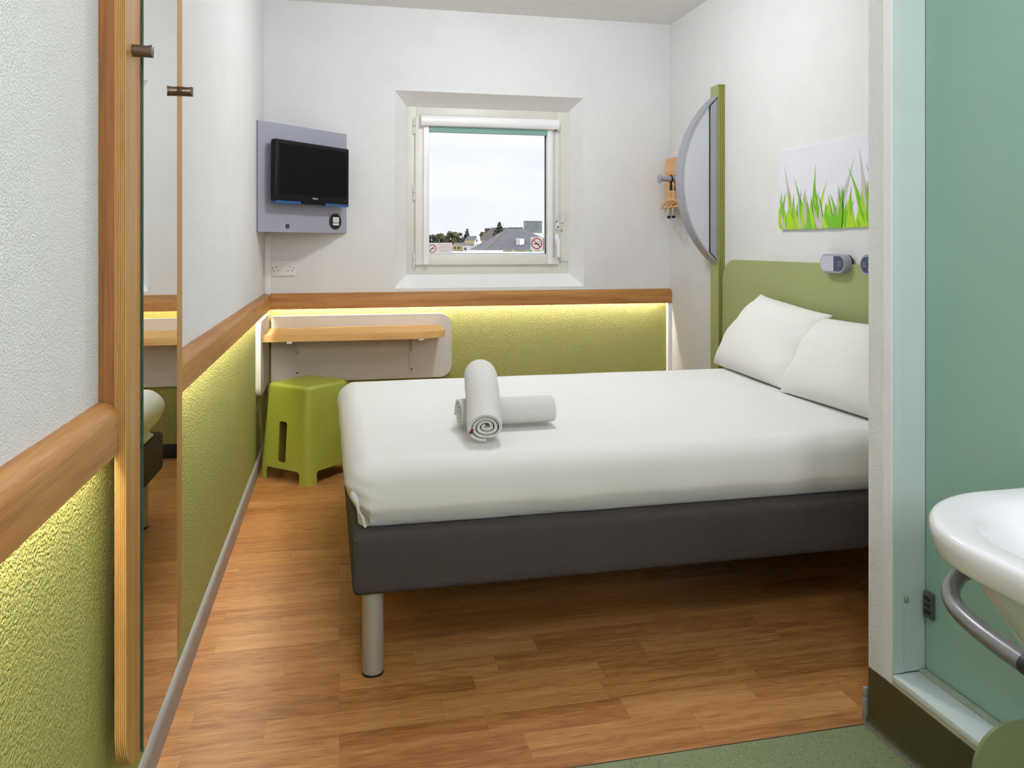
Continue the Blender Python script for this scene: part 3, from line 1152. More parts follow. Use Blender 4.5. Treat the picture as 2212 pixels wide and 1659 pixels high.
b = new()     # curved rim: outer and inner arc, 8 cm deep
po, pi = arc(0.0), arc(0.010)
ring = po + pi[::-1]
prism(b, [(min(x, 2.039), z) for x, z in ring], 'Y', 4.000, 4.080)
obj('curved_rim', b, M['rim_grey'], hm, smooth=40)
b = new()
f = [(x, z) for x, z in arc(0.011) if x < 2.0]
prism(b, f, 'Y', 4.006, 4.074)
obj('panel_face', b, M['opal'], hm, smooth=0)
b = new()
zt = [z for x, z in arc(0.011) if x < 2.0][-1] - cz
prism(b, [(2.0005, cz - zt), (2.0385, cz - hc + 0.020), (2.0385, cz + hc - 0.020), (2.0005, cz + zt)], 'Y', 4.002, 4.078)
obj('straight_bar', b, M['rim_grey'], hm, smooth=0, label='darker straight grey bar of the frame')
for z in (cz + hc - 0.025, cz - hc + 0.025):
    b = new()
    cyl(b, (2.02, 4.0035, z), (2.02, 3.999, z), 0.004, 10)
    obj('screw', b, M['chrome'], hm)

# ------------------------------------------------------------------ picture of grass
pc = thing('wall_picture', 'pale print of green and grey grass blades hung above the headboard', 'picture', (2.075, 2.7, 1.46))
b = new()
prism(b, rrect(2.00, 3.432, 1.269, 1.643, 0.035, 8), 'X', 2.070, XR - 0.0005)
obj('print_board', b, M['print_back'], pc)
b = new()
ZP0, ZP1 = 1.270, 1.640


def blade(y0, z0, y1, z1, wdt, bend, mat, lvl):
    n = 12
    L, Rv = [], []
    for k in range(n + 1):
        s = k / n
        y = y0 + (y1 - y0) * s + bend * math.sin(math.pi * s) * 0.5
        z = z0 + (z1 - z0) * s
        hw = wdt * 0.58 * (1 - s ** 1.8) * (0.75 + 0.5 * math.sin(math.pi * min(1, s * 1.4)))
        x = 2.0697 - lvl * 0.00006
        yl, yr = min(3.431, y + hw), min(3.431, y - hw)
        if z < 1.305:      # keep inside the rounded corner
            lim = 3.397 + math.sqrt(max(0, 0.035 ** 2 - (1.304 - z) ** 2))
            yl, yr = min(yl, lim), min(yr, lim)
        L.append(b.verts.new((x, yl, z)))
        Rv.append(b.verts.new((x, yr, z)))
    for k in range(n):
        b.faces.new((L[k], Rv[k], Rv[k + 1], L[k + 1])).material_index = mat


# (y foot, y tip, height fraction, width, bend, colour) for the blades that show, then fillers
show = [(3.30, 3.385, 0.86, 0.030, 0.0, 2), (3.22, 3.30, 0.66, 0.026, -0.02, 0), (3.13, 3.13, 0.79, 0.028, 0.02, 0), (3.12, 3.045, 0.58, 0.024, 0.02, 1),
        (2.99, 2.86, 0.78, 0.030, 0.0, 2), (2.80, 2.905, 0.70, 0.026, -0.03, 0), (2.77, 2.83, 0.88, 0.030, 0.0, 2), (2.70, 2.79, 0.70, 0.026, -0.03, 0),
        (2.63, 2.62, 0.88, 0.030, 0.02, 0), (2.64, 2.555, 0.60, 0.026, 0.03, 1), (3.42, 3.405, 0.50, 0.026, 0.0, 0), (2.55, 2.56, 0.58, 0.026, 0, 2)]
lv = 0
for (yf, yt, hf, wd_, bd, mt_) in show:
    lv += 1
    blade(yf, ZP0, yt, ZP0 + (ZP1 - ZP0) * hf, wd_, bd, mt_, lv)
random.seed(21)
y = 3.425
while y > 2.03:
    for _ in range(2):
        lv = (lv + 1) % 60
        hf = random.uniform(0.18, 0.52) if y > 2.5 else random.uniform(0.2, 0.85)
        blade(y + random.uniform(-0.012, 0.012), ZP0, y + random.uniform(-0.055, 0.055), ZP0 + (ZP1 - ZP0) * hf, random.uniform(0.016, 0.028), random.uniform(-0.03, 0.03), random.choice((0, 0, 1, 1, 2)), 5 + lv)
    y -= 0.0205
obj('grass_print', b, [M['grass_a'], M['grass_b'], M['grass_c']], pc, smooth=0, recalc=False)


# ------------------------------------------------------------------ reading lamps on the headboard edge
def reading_lamp(label, y1, y0, z0, z1, kind):
    t = thing('reading_lamp', label, 'lamp', (2.06, (y0 + y1) / 2, (z0 + z1) / 2), 'bedside control lamps')
    b = new()
    r = (z1 - z0) / 2
    prism(b, rrect(y0, y1, z0, z1, r, 14), 'X', 2.030, 2.0595)
    prism(b, rrect(y0 + 0.003, y1 - 0.003, z0 + 0.003, z1 - 0.003, r - 0.003, 14), 'X', 2.0275, 2.0300)
    obj('housing', b, M['lamp_grey'], t, smooth=50)
    b = new()
    prism(b, rrect(y0 + 0.002, y1 - 0.002, z0 + 0.002, z1 - 0.002, r - 0.002, 14), 'X', 2.0595, 2.068)
    obj('back_plate', b, M['black_plastic'], t)
    iy0, iy1, iz0, iz1 = y0 + 0.009, y1 - 0.009, z0 + 0.009, z1 - 0.009
    ri = (iz1 - iz0) / 2
    ym = y0 + (y1 - y0) * 0.44 if kind == 'lens' else y1
    if kind == 'lens':
        b = new()
        prism(b, [(y, z) for y, z in rrect(ym, iy1, iz0, iz1, (0, ri, ri, 0), 12)], 'X', 2.0262, 2.0276)
        obj('lens', b, M['lamp_lens'], t)
        b = new()
        prism(b, rrect(iy0, ym - 0.001, iz0, iz1, (ri, 0, 0, ri), 12), 'X', 2.0264, 2.0276)
        sq = [(iy0 + 0.030, (z0 + z1) / 2)]
    else:
        b = new()
        prism(b, rrect(iy0, iy1, iz0, iz1, ri, 12), 'X', 2.0264, 2.0276)
        ymid = (y0 + y1) / 2
        sq = [(iy1 - 0.022, (z0 + z1) / 2), (ymid + 0.028, z1 - 0.026), (ymid + 0.028, z0 + 0.026), (ymid - 0.03, (z0 + z1) / 2)]
    pl = obj('button_plate', b, M['lamp_navy'], t)
    for (yy, zz) in sq:
        b = new()
        s = 0.009
        for (a0, a1, c0, c1) in ((-s, s, s - 0.0012, s), (-s, s, -s, -s + 0.0012), (-s, -s + 0.0012, -s, s), (s - 0.0012, s, -s, s)):
            box(b, 2.0260, 2.0264, yy + a0 * 0.8, yy + a1 * 0.8, zz + c0, zz + c1)
        box(b, 2.0260, 2.0264, yy - 0.003, yy + 0.003, zz - 0.0035, zz - 0.0025)
        obj('button_symbol', b, M['lamp_lens'], pl, smooth=0)


reading_lamp('oval grey bedside lamp with a pale lens half and one navy button', 3.038, 2.862, 1.079, 1.160, 'lens')
reading_lamp('oval grey bedside control with an all navy face of square buttons', 2.770, 2.594, 1.079, 1.160, 'buttons')

# ------------------------------------------------------------------ coat rack and hangers
cr = thing('coat_rack', 'pale wooden coat rack board with a grey peg behind the half moon panel', 'coat rack', (2.05, 4.50, 1.57))
b = new()
prism(b, rrect(4.16, 4.700, 1.40, 1.742, 0.035, 8), 'X', 2.030, 2.048)
box(b, 2.048, XR - 0.0005, 4.25, 4.62, 1.45, 1.70, 0)
obj('board', b, M['rack_wood'], cr)
b = new()
cyl(b, (1.872, 4.400, 1.592), (2.030, 4.400, 1.592), 0.0165, 24)
tube(b, [(1.862, 4.400, 1.592), (1.864, 4.400, 1.592), (1.872, 4.400, 1.592), (1.876, 4.400, 1.592)], [0.024, 0.029, 0.026, 0.0165], 24)
obj('peg', b, M['lamp_grey'], cr)


def hanger(label, x, clip):
    t = thing('coat_hanger', label, 'hanger', (x, 4.40, 1.59), 'wooden hangers on the coat rack')
    cy, hl = 4.400, 0.172
    top = spline([(cy - hl, 0, 1.430), (cy - 0.13, 0, 1.446), (cy - 0.07, 0, 1.466), (cy, 0, 1.477), (cy + 0.07, 0, 1.466), (cy + 0.13, 0, 1.446), (cy + hl, 0, 1.430)], 6)
    b = new()
    rs = []
    for p in top:
        u = (p.x - cy) / hl
        hw, hh = 0.006, 0.0085 * (1 - 0.4 * u * u)
        bx = x + 0.012 * (u * u)
        rs.append([Vector((bx + hw * math.cos(2 * math.pi * k / 12), p.x, p.z - hh + hh * math.sin(2 * math.pi * k / 12))) for k in range(12)])
    rings(b, rs)
    obj('shoulder_bar', b, M['hanger_wood'], t, smooth=60)
    b = new()
    tube(b, [(x + 0.011, cy - hl + 0.004, 1.4235), (x + 0.004, cy - 0.09, 1.4235), (x, cy, 1.4235), (x + 0.004, cy + 0.09, 1.4235), (x + 0.011, cy + hl - 0.004, 1.4235)], 0.0055, 10)
    obj('trouser_bar', b, M['hanger_wood'], t)
    b = new()
    tube(b, [(x, cy, 1.475), (x, cy, 1.53)], 0.0012, 6)
    obj('hook_wire', b, M['tube'], t)
    b = bbox(x - 0.006, x + 0.006, cy - 0.012, cy + 0.012, 1.523, 1.552, bev=0.002)
    box(b, x - 0.005, x + 0.005, cy - 0.009, cy + 0.009, 1.552, 1.573, 0, 0.002)
    n = 20      # ring that sits round the peg
    tube(b, [(x, cy + 0.0215 * math.cos(R(360 * k / n)), 1.592 + 0.0215 * math.sin(R(360 * k / n))) for k in range(n + 1)], 0.0045, 8, caps=False)
    obj('hook_clasp', b, M['black_plastic'], t)
    if clip:
        b = new()
        tube(b, [(x, cy + 0.085, 1.418), (x, cy + 0.085, 1.399), (x, cy + 0.075, 1.396), (x, cy - 0.075, 1.396), (x, cy - 0.085, 1.399), (x, cy - 0.085, 1.418)], 0.0012, 6)
        obj('clip_wire', b, M['tube'], t)
        for s in (0.015, -0.05):
            b = bbox(x - 0.008, x + 0.001, cy + s - 0.008, cy + s + 0.008, 1.368, 1.418, bev=0.002)
            box(b, x + 0.001, x + 0.008, cy + s - 0.008, cy + s + 0.008, 1.368, 1.418, 0, 0.002)
            box(b, x - 0.009, x + 0.009, cy + s - 0.010, cy + s + 0.010, 1.356, 1.370, 1, 0.002)
            bmesh.ops.rotate(b, verts=b.verts[:], cent=(x, cy + s, 1.418), matrix=Matrix.Rotation(R(18), 3, 'X'))
            obj('clip', b, [M['chrome'], M['black_plastic']], t)


hanger('wooden hanger with metal trouser clips, outermost on the rack peg', 1.940, True)
hanger('wooden hanger between two others on the rack peg', 1.970, False)
hanger('wooden hanger next to the rack board, innermost on the peg', 2.000, False)

# ------------------------------------------------------------------ TV board across the corner
A0 = Vector((-0.416, 4.280, 0))
e1 = Vector((0.715, 0.699, 0)).normalized()
en = Vector((0.699, -0.715, 0)).normalized()       # towards the room
e3 = Vector((0, 0, 1))
TM = frame_mat(A0, e1, e3, en)       # local: x along the board, y up, z out of it


def loc(bm):
    bm.transform(TM)
    return bm


tb = thing('television_board', 'lilac grey board across the corner carrying the television', 'wall panel', tuple(A0 + e1 * 0.33 + Vector((0, 0, 1.265))))
b = new()
prism(b, rrect(0.004, 0.640, 1.266, 1.848, 0.001, 1), 'Z', -0.020, 0.0)
obj('board', loc(b), M['board_grey'], tb)
b = new()
prism(b, rrect(0.10, 0.54, 1.40, 1.80, 0.001, 1), 'Z', -0.060, -0.0205)
obj('batten', loc(b), M['board_grey'], tb)
b = new()
prism(b, circ(0.548, 1.332, 0.046, 40), 'Z', 0.0, 0.004)
ss = obj('socket_disc', loc(b), M['black_plastic'], tb, label='round black socket disc')
b = new()
prism(b, rrect(0.527, 0.572, 1.310, 1.357, 0.002, 3), 'Z', 0.004, 0.007)
for x in (0.5345, 0.5495, 0.5645):
    prism(b, circ(x, 1.3245, 0.0058, 16), 'Z', 0.007, 0.0082, 1)
    prism(b, circ(x, 1.3245, 0.0030, 16), 'Z', 0.0082, 0.0088, 0)
prism(b, circ(0.5495, 1.343, 0.0035, 14), 'Z', 0.007, 0.0075, 1)
obj('socket_insert', loc(b), [M['white_plastic'], M['black_plastic']], ss, smooth=0)
b = new()
prism(b, circ(0.198, 1.299, 0.0125, 28), 'Z', 0.0, 0.004)
prism(b, circ(0.198, 1.299, 0.006, 20), 'Z', 0.004, 0.0052, 1)
obj('cable_grommet', loc(b), [M['black_plastic'], M['tube']], tb)

tv = thing('television', 'small black flat television with a blue lower trim', 'television', tuple(A0 + e1 * 0.32 + en * 0.05 + Vector((0, 0, 1.42))))
roll = Matrix.Translation((0.322, 1.588, 0)) @ Matrix.Rotation(R(-0.35), 4, 'Z') @ Matrix.Translation((-0.322, -1.588, 0))


def tvl(bm):
    bm.transform(TM @ roll)
    return bm


x0, x1, z0, z1 = 0.056, 0.590, 1.424, 1.753
b = new()
box(b, x0, x1, z0, z1, 0.030, 0.074, 0, 0.012, 4)
tvb = obj('casing', tvl(b), M['black_gloss'], tv)
b = new()
prism(b, rrect(x0 + 0.024, x1 - 0.024, z0 + 0.042, z1 - 0.022, 0.001, 1), 'Z', 0.0735, 0.0746)
obj('screen', tvl(b), M['screen'], tv, smooth=0)
b = new()
prism(b, rrect(0.235, 0.405, z0 - 0.006, z0 + 0.012, (0.008, 0.008, 0.002, 0.002), 5), 'Z', 0.040, 0.0755)
obj('control_bulge', tvl(b), M['black_gloss'], tv)
b = new()
prism(b, rrect(x0 + 0.006, 0.232, z0 - 0.008, z0 + 0.006, (0.006, 0.002, 0.002, 0.002), 4), 'Z', 0.036, 0.072)
obj('lower_trim', tvl(b), M['blue_gloss'], tv, label='blue lower trim')
b = new()
prism(b, rrect(0.408, x1 - 0.004, z0 - 0.008, z0 + 0.006, (0.002, 0.006, 0.002, 0.002), 4), 'Z', 0.036, 0.072)
obj('lower_trim', tvl(b), M['blue_gloss'], tv, label='blue lower trim')
b = text_bm('PHILIPS', 0.0125, Matrix.Translation((0.330, z0 + 0.026, 0.0744)), 0.0004)
obj('maker_lettering', tvl(b), M['lettering_grey'], tv, smooth=0)
b = new()
prism(b, circ(x1 - 0.030, z0 + 0.026, 0.0022, 10), 'Z', 0.074, 0.0746)
obj('indicator', tvl(b), M['lettering_grey'], tv, smooth=0)
b = new()
prism(b, rrect(0.22, 0.44, 1.50, 1.68, 0.01, 4), 'Z', 0.0008, 0.031)
obj('wall_bracket', tvl(b), M['black_plastic'], tv)

# double wall socket
ws = thing('wall_socket', 'white double plug socket on the wall under the television board', 'socket', (-0.317, YB, 1.064))
SX0, SX1, SZ0, SZ1 = -0.388, -0.246, 1.020, 1.107
b = new()
prism(b, rrect(SX0, SX1, SZ0, SZ1, 0.004, 4), 'Y', YB - 0.010, YB - 0.0005)
pl = obj('plate', b, M['white_plastic'], ws)
holes = [circ(px, 1.062, 0.0028, 12) for px in (-0.376, -0.258)]
for cx in (-0.3545, -0.2795):
    holes.append(rrect(cx - 0.0018, cx + 0.0018, 1.066, 1.074, 0.0005, 1))
    for dx in (-0.0115, 0.0115):
        holes.append(rrect(cx + dx - 0.0032, cx + dx + 0.0032, 1.0465, 1.0505, 0.0005, 1))
for h_ in holes:
    b = new()
    prism(b, h_, 'Y', YB - 0.0107, YB - 0.0099)
    obj('pin_hole', b, M['sign_black'], pl, smooth=0)
for cx in (-0.3275, -0.3085):
    b = bbox(cx - 0.0075, cx + 0.0075, YB - 0.0125, YB - 0.0095, 1.072, 1.094, bev=0.0015)
    obj('switch', b, M['white_plastic'], pl)

# ------------------------------------------------------------------ wall desk
dk = thing('wall_desk', 'pale wooden wall shelf desk with white back panels in the window corner', 'desk', (0.10, 4.55, 0.70))
# shelf with a chamfered, rounded free corner
zs0, zs1 = 0.684, 0.721
front = [(-0.398, 4.322), (0.30, 4.300)] + [(0.30 + 0.278 * math.sin(R(a)), 4.402 - 0.102 * math.cos(R(a))) for a in range(10, 91, 10)]
out = front + [(0.583, 4.430), (0.586, 4.699), (-0.398, 4.699)]
b = new()
prism(b, out, 'Z', zs0, zs1)
bmesh.ops.bevel(b, geom=[e for e in b.edges if abs(e.verts[0].co.z - e.verts[1].co.z) < 1e-5], offset=0.0015, segments=2, affect='EDGES')
obj('shelf', b, M['desk_wood'], dk, smooth=40)
b = new()
prism(b, rrect(-0.382, 0.660, 0.406, 0.787, (0.008, 0.075, 0.075, 0.008), 10), 'Y', 4.700, YB - 0.0005)
obj('back_panel', b, M['desk_white'], dk, smooth=40)
b = new()
prism(b, rrect(4.241, 4.715, 0.410, 0.800, (0.055, 0.008, 0.008, 0.055), 10), 'X', XL + 0.0005, -0.396)
bmesh.ops.bevel(b, geom=[e for e in b.edges if abs(e.verts[0].co.x - e.verts[1].co.x) < 1e-5], offset=0.004, segments=3, affect='EDGES')
obj('side_panel', b, M['desk_white'], dk, smooth=50)
for bx, s in ((-0.238, -1), (0.417, 1)):
    b = bbox(bx - 0.013, bx + 0.013, 4.694, 4.7005, 0.425, 0.660, bev=0.002)
    box(b, bx - 0.004, bx + 0.004, 4.50, 4.694, 0.668, 0.684, 0, 0.002)
    box(b, bx - 0.013, bx + 0.013, 4.48, 4.694, 0.680, 0.6845, 0, 0.001)
    prism(b, [(4.694, 0.560), (4.694, 0.668), (4.560, 0.668)], 'X', bx - 0.002, bx + 0.002)
    br = obj('bracket', b, M['desk_white'], dk)
    for z in (0.460, 0.580):
        b = new()
        cyl(b, (bx + 0.002, 4.6945, z), (bx + 0.002, 4.692, z), 0.0055, 14)
        obj('screw', b, M['bronze'], br)
    b = bbox(bx + s * 0.020 - 0.014, bx + s * 0.020 + 0.014, 4.315, 4.345, 0.673, 0.6845, bev=0.002)
    obj('bracket_end', b, M['desk_white'], br)
# corner pipe behind the desk
b = new()
cyl(b, (-0.3985, 4.7165, 0.06), (-0.3985, 4.7165, ZB + 0.03), 0.0085, 16)
box(b, -0.4105, -0.3865, 4.704, 4.733, 0.722, 0.734, 0, 0.003)
o = obj('corner_pipe', b, M['brass'])
tag(o, 'thin upright pipe in the corner behind the wall desk', 'pipe')


# ------------------------------------------------------------------ stool
def rot45(pts, c, hw, r, n=8):
    """square with rounded corners turned by 45 degrees: half side hw"""
    q = rrect(-hw, hw, -hw, hw, r, n)
    cs = math.cos(R(45 + 1.5)); sn = math.sin(R(45 + 1.5))
    return [(c[0] + x * cs - y * sn, c[1] + x * sn + y * cs) for x, y in q]


SC = (-0.158, 4.262)
HB, HT, HZ = 0.181, 0.150, 0.486


def shell(bm, inset, z0, ztop, top_round):
    rs = []
    zz = [z0, 0.10, 0.2, 0.3, 0.4, ztop - top_round]
    for z in zz:
        hw = HB + (HT - HB) * z / HZ - inset
        rs.append([Vector((x, y, z)) for x, y in rot45(None, SC, hw, 0.042)])
    hw0 = HB + (HT - HB) * (ztop - top_round) / HZ - inset
    for k in range(1, 7):
        a = R(90 * k / 6)
        hw = hw0 - top_round * (1 - math.cos(a))
        z = ztop - top_round + top_round * math.sin(a)
        rs.append([Vector((x, y, z)) for x, y in rot45(None, SC, hw, max(0.01, 0.042 - top_round * (1 - math.cos(a)) * 0.5))])
    for k, f in enumerate((0.6, 0.3)):
        rs.append([Vector((x, y, ztop + 0.003 * (1 - f))) for x, y in rot45(None, SC, hw * f, 0.03 * f)])
    rings(bm, rs)


def solid(bm):
    bmesh.ops.recalc_face_normals(bm, faces=bm.faces[:])
    me = bpy.data.meshes.new('solid')
    bm.to_mesh(me)
    bm.free()
    o = bpy.data.objects.new('solid', me)
    C.objects.link(o)
    return o


b = new(); shell(b, 0.0, 0.0, HZ, 0.022)
main = solid(b)
cut = []
b = new(); shell(b, 0.005, -0.02, HZ - 0.005, 0.02); cut.append(solid(b))
ang = R(45 + 1.5)
ux, uy = Vector((math.cos(ang), math.sin(ang), 0)), Vector((-math.sin(ang), math.cos(ang), 0))
for d, t_ in ((ux, uy), (uy, ux)):
    # arch cut right through both opposite sides; local x along the side, y up
    b = new()
    prism(b, rrect(-0.118, 0.118, -0.05, 0.064, (0, 0, 0.018, 0.018), 6), 'Z', -0.35, 0.35)
    b.transform(frame_mat((SC[0], SC[1], 0), t_, (0, 0, 1), d))
    cut.append(solid(b))
# hand slot in the side that faces the left wall and the door
b = new()
prism(b, rrect(-0.040, 0.016, 0.098, 0.300, 0.012, 5), 'Z', 0.05, 0.35)
fd = -ux
b.transform(frame_mat((SC[0], SC[1], 0), -uy, (0, 0, 1), fd))
cut.append(solid(b))
for c_ in cut:
    m_ = main.modifiers.new('cut', 'BOOLEAN')
    m_.operation = 'DIFFERENCE'
    m_.solver = 'EXACT'
    m_.object = c_
dg = bpy.context.evaluated_depsgraph_get()
me = bpy.data.meshes.new_from_object(main.evaluated_get(dg))
b = new()
b.from_mesh(me)
for o_ in [main] + cut:
    bpy.data.objects.remove(o_)
o = obj('stool', b, M['stool'], smooth=35)
tag(o, 'lime green moulded plastic stool with arched feet under the wall desk', 'stool')

# ------------------------------------------------------------------ wall mirror
mr = thing('wall_mirror', 'tall mirror in a beech frame with bronze pegs on the left wall', 'mirror', (-0.39, 1.80, 0.20))
PY0, PY1, PZ0, PZ1 = 1.536, 2.057, 0.2165, 1.880
b = new()
nl = 6
tl_ = 0.020 / nl
for k in range(nl):
    xa = -0.395 + k * tl_
    prism(b, rrect(PY0, PY1, PZ0, PZ1, 0.100, 14), 'X', xa, xa + tl_ * 0.70)
    if k < nl - 1:
        prism(b, rrect(PY0 + 0.0016, PY1 - 0.0016, PZ0 + 0.0016, PZ1 - 0.0016, 0.0984, 14), 'X', xa + tl_ * 0.70, xa + tl_, 1)
obj('frame_board', b, [M['panel_wood'], M['panel_dark']], mr, smooth=0)
b = bbox(XL + 0.0005, -0.3955, PY0 + 0.0005, PY1 - 0.001, ZB + 0.02, PZ1 - 0.10)
obj('backing', b, M['panel_dark'], mr, smooth=0, label='darker wooden backing')
b = bbox(-0.3748, -0.3700, 1.6425, 1.958, PZ0 + 0.0005, PZ1 - 0.0005)
for v in b.verts:
    if v.co.x > -0.372: v.co.x += 0.0029 * (v.co.y - 1.8)      # the pane is not quite parallel to the wall
for f in b.faces:
    f.normal_update()
    f.material_index = 0 if f.normal.x > 0.9 else 1
obj('mirror_glass', b, [M['mirror'], M['glass_edge']], mr, smooth=0)
for py, pz in ((1.586, 1.562), (1.995, 1.564)):
    b = new()
    rs = []
    n = 28
    for (x, r) in ((-0.3755, 0.0118), (-0.352, 0.0118), (-0.3445, 0.0122), (-0.3435, 0.0108)):
        ring = []
        for k in range(n):
            a = 2 * math.pi * k / n
            dz = r * math.sin(a)
            dip = 0.0045 * (1 - (math.cos(a)) ** 2) if x > -0.346 else 0.0
            nick = 0.0022 * max(0, math.sin(a)) ** 3 if -0.36 < x < -0.35 else 0
            ring.append(Vector((x + dip * 0.9 * (1 if dz > 0 else 0.8), py + r * math.cos(a), pz + dz - nick)))
        rs.append(ring)
    rings(b, rs)
    obj('peg', b, M['bronze'], mr, smooth=50, label='short dark bronze peg')

# ------------------------------------------------------------------ wash basin, towel rail, panel
wb = thing('washbasin', 'white ceramic basin with a rounded rim in front of the green glass', 'washbasin', (1.29, 0.82, 0.757))


def basin_out(x0, x1, y0, y1, r, n=14):
    return rrect(x0, x1, y0, y1, (r, 0.02, 0.02, r), n)


b = new()
rs = []


def bring(i, z, r=0.21, xr=1.2985):
    return [Vector((x, y, z)) for x, y in basin_out(0.812 + i, max(0.99 + i, xr), 0.50 + i, 1.092 - i, max(0.03, r - i * 0.7))]


for (i, z) in ((0.20, 0.520), (0.15, 0.575), (0.11, 0.625), (0.08, 0.672), (0.05, 0.722), (0.038, 0.745), (0.032, 0.7525), (0.014, 0.754), (0.008, 0.7555), (0.0045, 0.759), (0.003, 0.764), (0.0, 0.780), (0.0005, 0.792), (0.0025, 0.7965), (0.006, 0.7992), (0.011, 0.800)):
    rs.append(bring(i, z))
for (i, z) in ((0.030, 0.7985), (0.046, 0.7965), (0.053, 0.7945), (0.062, 0.788), (0.078, 0.768), (0.105, 0.735), (0.14, 0.705), (0.18, 0.690)):
    rs.append(bring(i, z, 0.21, 1.27 - i * 0.8))
rings(b, rs)
obj('bowl', b, M['ceramic'], wb, smooth=70)
b = new()
rs = []
for (z, a_, c_) in ((0.30, 0.055, 0.0), (0.40, 0.06, 0.0), (0.50, 0.075, 0.0), (0.519, 0.085, 0.0)):
    rs.append([Vector((min(1.2985, x), y, z)) for x, y in circ(1.16, 0.80, a_ * 1.0, 28, a_ * 1.05)])
rings(b, rs)
obj('trap_cover', b, M['ceramic'], wb, smooth=70)
tr_ = thing('towel_rail', 'grey tubular rail curving round below the white basin', 'towel rail', (1.29, 0.8, 0.70))
path = [(1.298, 1.050, 0.700), (1.15, 1.050, 0.700), (1.02, 1.046, 0.700), (0.935, 1.026, 0.700)]
path += [(0.892, 1.000, 0.700), (0.854, 0.965, 0.700), (0.827, 0.922, 0.700), (0.812, 0.875, 0.700), (0.804, 0.83, 0.700), (0.799, 0.784, 0.700)]
b = new()
tube(b, spline(path, 6), 0.0122, 18)
obj('tube', b, M['tube'], tr_, smooth=60)
b = new()
cyl(b, (0.7992, 0.785, 0.700), (0.7970, 0.762, 0.700), 0.0128, 18)
obj('end_cap', b, M['black_plastic'], tr_)
b = new()
tube(b, spline([(0.7970, 0.762, 0.700), (0.796, 0.70, 0.70), (0.83, 0.56, 0.70), (0.95, 0.50, 0.70), (1.298, 0.495, 0.70)], 6), 0.0122, 18)
obj('tube', b, M['tube'], tr_, smooth=60)
b = new()
prism(b, rrect(0.862, 1.2985, 0.0, 0.527, (0.004, 0.004, 0.004, 0.060), 14), 'Y', 0.930, 0.935)
bmesh.ops.bevel(b, geom=[e for e in b.edges if abs(e.verts[0].co.y - e.verts[1].co.y) < 1e-5], offset=0.0015, segments=2, affect='EDGES')
o = obj('divider_panel', b, M['sage_panel'])
tag(o, 'sage green upright panel with a rounded top corner below the basin', 'panel')

# ------------------------------------------------------------------ added fill lights (unseen, above and behind the camera's view)
for (lp, watts), lab in zip(FILL_LAMPS, ('unseen round fill light added over the bed', 'unseen round fill light added near the camera')):
    t = thing('fill_dome', lab, 'lamp', lp)
    b = new()
    tube(b, [(lp[0], lp[1], ZC), (lp[0], lp[1], ZC - 0.030)], 0.155, 40)
    obj('housing', b, M['white_plastic'], t)
    b = new()
    hs = [R(90 * k / 8) for k in range(9)]
    tube(b, [(lp[0], lp[1], ZC - 0.030 - 0.125 * math.sin(a)) for a in hs], [max(0.004, 0.15 * math.cos(a)) for a in hs], 40)
    obj('diffuser', b, emit('fill_dome_glow', FILL_COL, watts), t)

t = thing('fill_panel', 'unseen square fill light added behind the camera', 'lamp', (0.45, YF, 1.85))
obj('housing', bbox(0.18, 0.72, YF + 0.0005, YF + 0.04, 1.58, 2.12, bev=0.006), M['white_plastic'], t)
obj('diffuser', bbox(0.19, 0.71, YF + 0.04, YF + 0.07, 1.59, 2.11, bev=0.010), emit('fill_panel_glow', FILL_COL, FILL_PANEL), t)

# ------------------------------------------------------------------ outside, seen through the pane
struct('ground', bbox(-200, 300, 12, 520, -7.2, -7.0), M['earth'], smooth=0)
F_, TH = 1700.0, math.atan((1106 - 733) / 1700.0)
ct, st = math.cos(TH), math.sin(TH)


def out(u, v, D):
    """point at true distance D along the street view for a bearing and height read off the photo"""
    xc_ = (u - 1106) / F_ * D
    return Vector((ct * xc_ + st * D, -st * xc_ + ct * D, 1.2 - (v - 528) / F_ * D))


def hull(bm, pts, mat=0):
    vs = [bm.verts.new(p) for p in pts]
    r = bmesh.ops.convex_hull(bm, input=vs)
    for f in bm.faces:
        pass
    return bm


# big slate roofed house
ho = thing('slate_roof_house', 'house with a big grey slate hipped roof outside the window', 'house', tuple(out(1110, 541, 100) - Vector((0, 0, 7.6))))
eL, eC, eR = out(1012, 542, 96), out(1046, 543, 84), out(1215, 543, 80)
rL, rR = out(1098, 493, 100), out(1128, 493, 98)
eB = out(1230, 540, 112); eA = out(1030, 540, 116); rE = out(1215, 505, 96)
b = new()
quad(b, [eL, eC, rL]); quad(b, [eC, eR, rR, rL]); quad(b, [eR, eB, rR]); quad(b, [eB, eA, rL, rR]); quad(b, [eA, eL, rL])
quad(b, [eL, eA, eB, eR, eC])
bmesh.ops.remove_doubles(b, verts=b.verts[:], dist=0.01)
ro = obj('roof', b, M['slate'], ho, smooth=0)
b = new()
tube(b, [eC, rL], 0.10, 6); tube(b, [rL, rR], 0.12, 6); tube(b, [eL, rL], 0.06, 6)
obj('ridge_tiles', b, M['slate_ridge'], ro)
b = new()
pts = [eL, eC, eR, eB, eA]
v0 = [b.verts.new((p.x, p.y, -7.0)) for p in pts]
v1 = [b.verts.new((p.x, p.y, p.z - 0.02)) for p in pts]
for i in range(5):
    b.faces.new((v0[i], v0[(i + 1) % 5], v1[(i + 1) % 5], v1[i]))
obj('wall', b, M['render_white'], ho, smooth=0)
b = new()
tube(b, [eL, eC, eR], 0.12, 6)
obj('gutter', b, M['render_white'], ho)
c0 = out(1124, 526, 86.5)
ex = Vector((ct, -st, 0))
ey = Vector((st, ct, 0))
b = new()
box(b, -0.46, 0.46, -0.3, 3.0, -0.58, 0.58)
b.transform(frame_mat(c0, ex, ey, (0, 0, 1)))
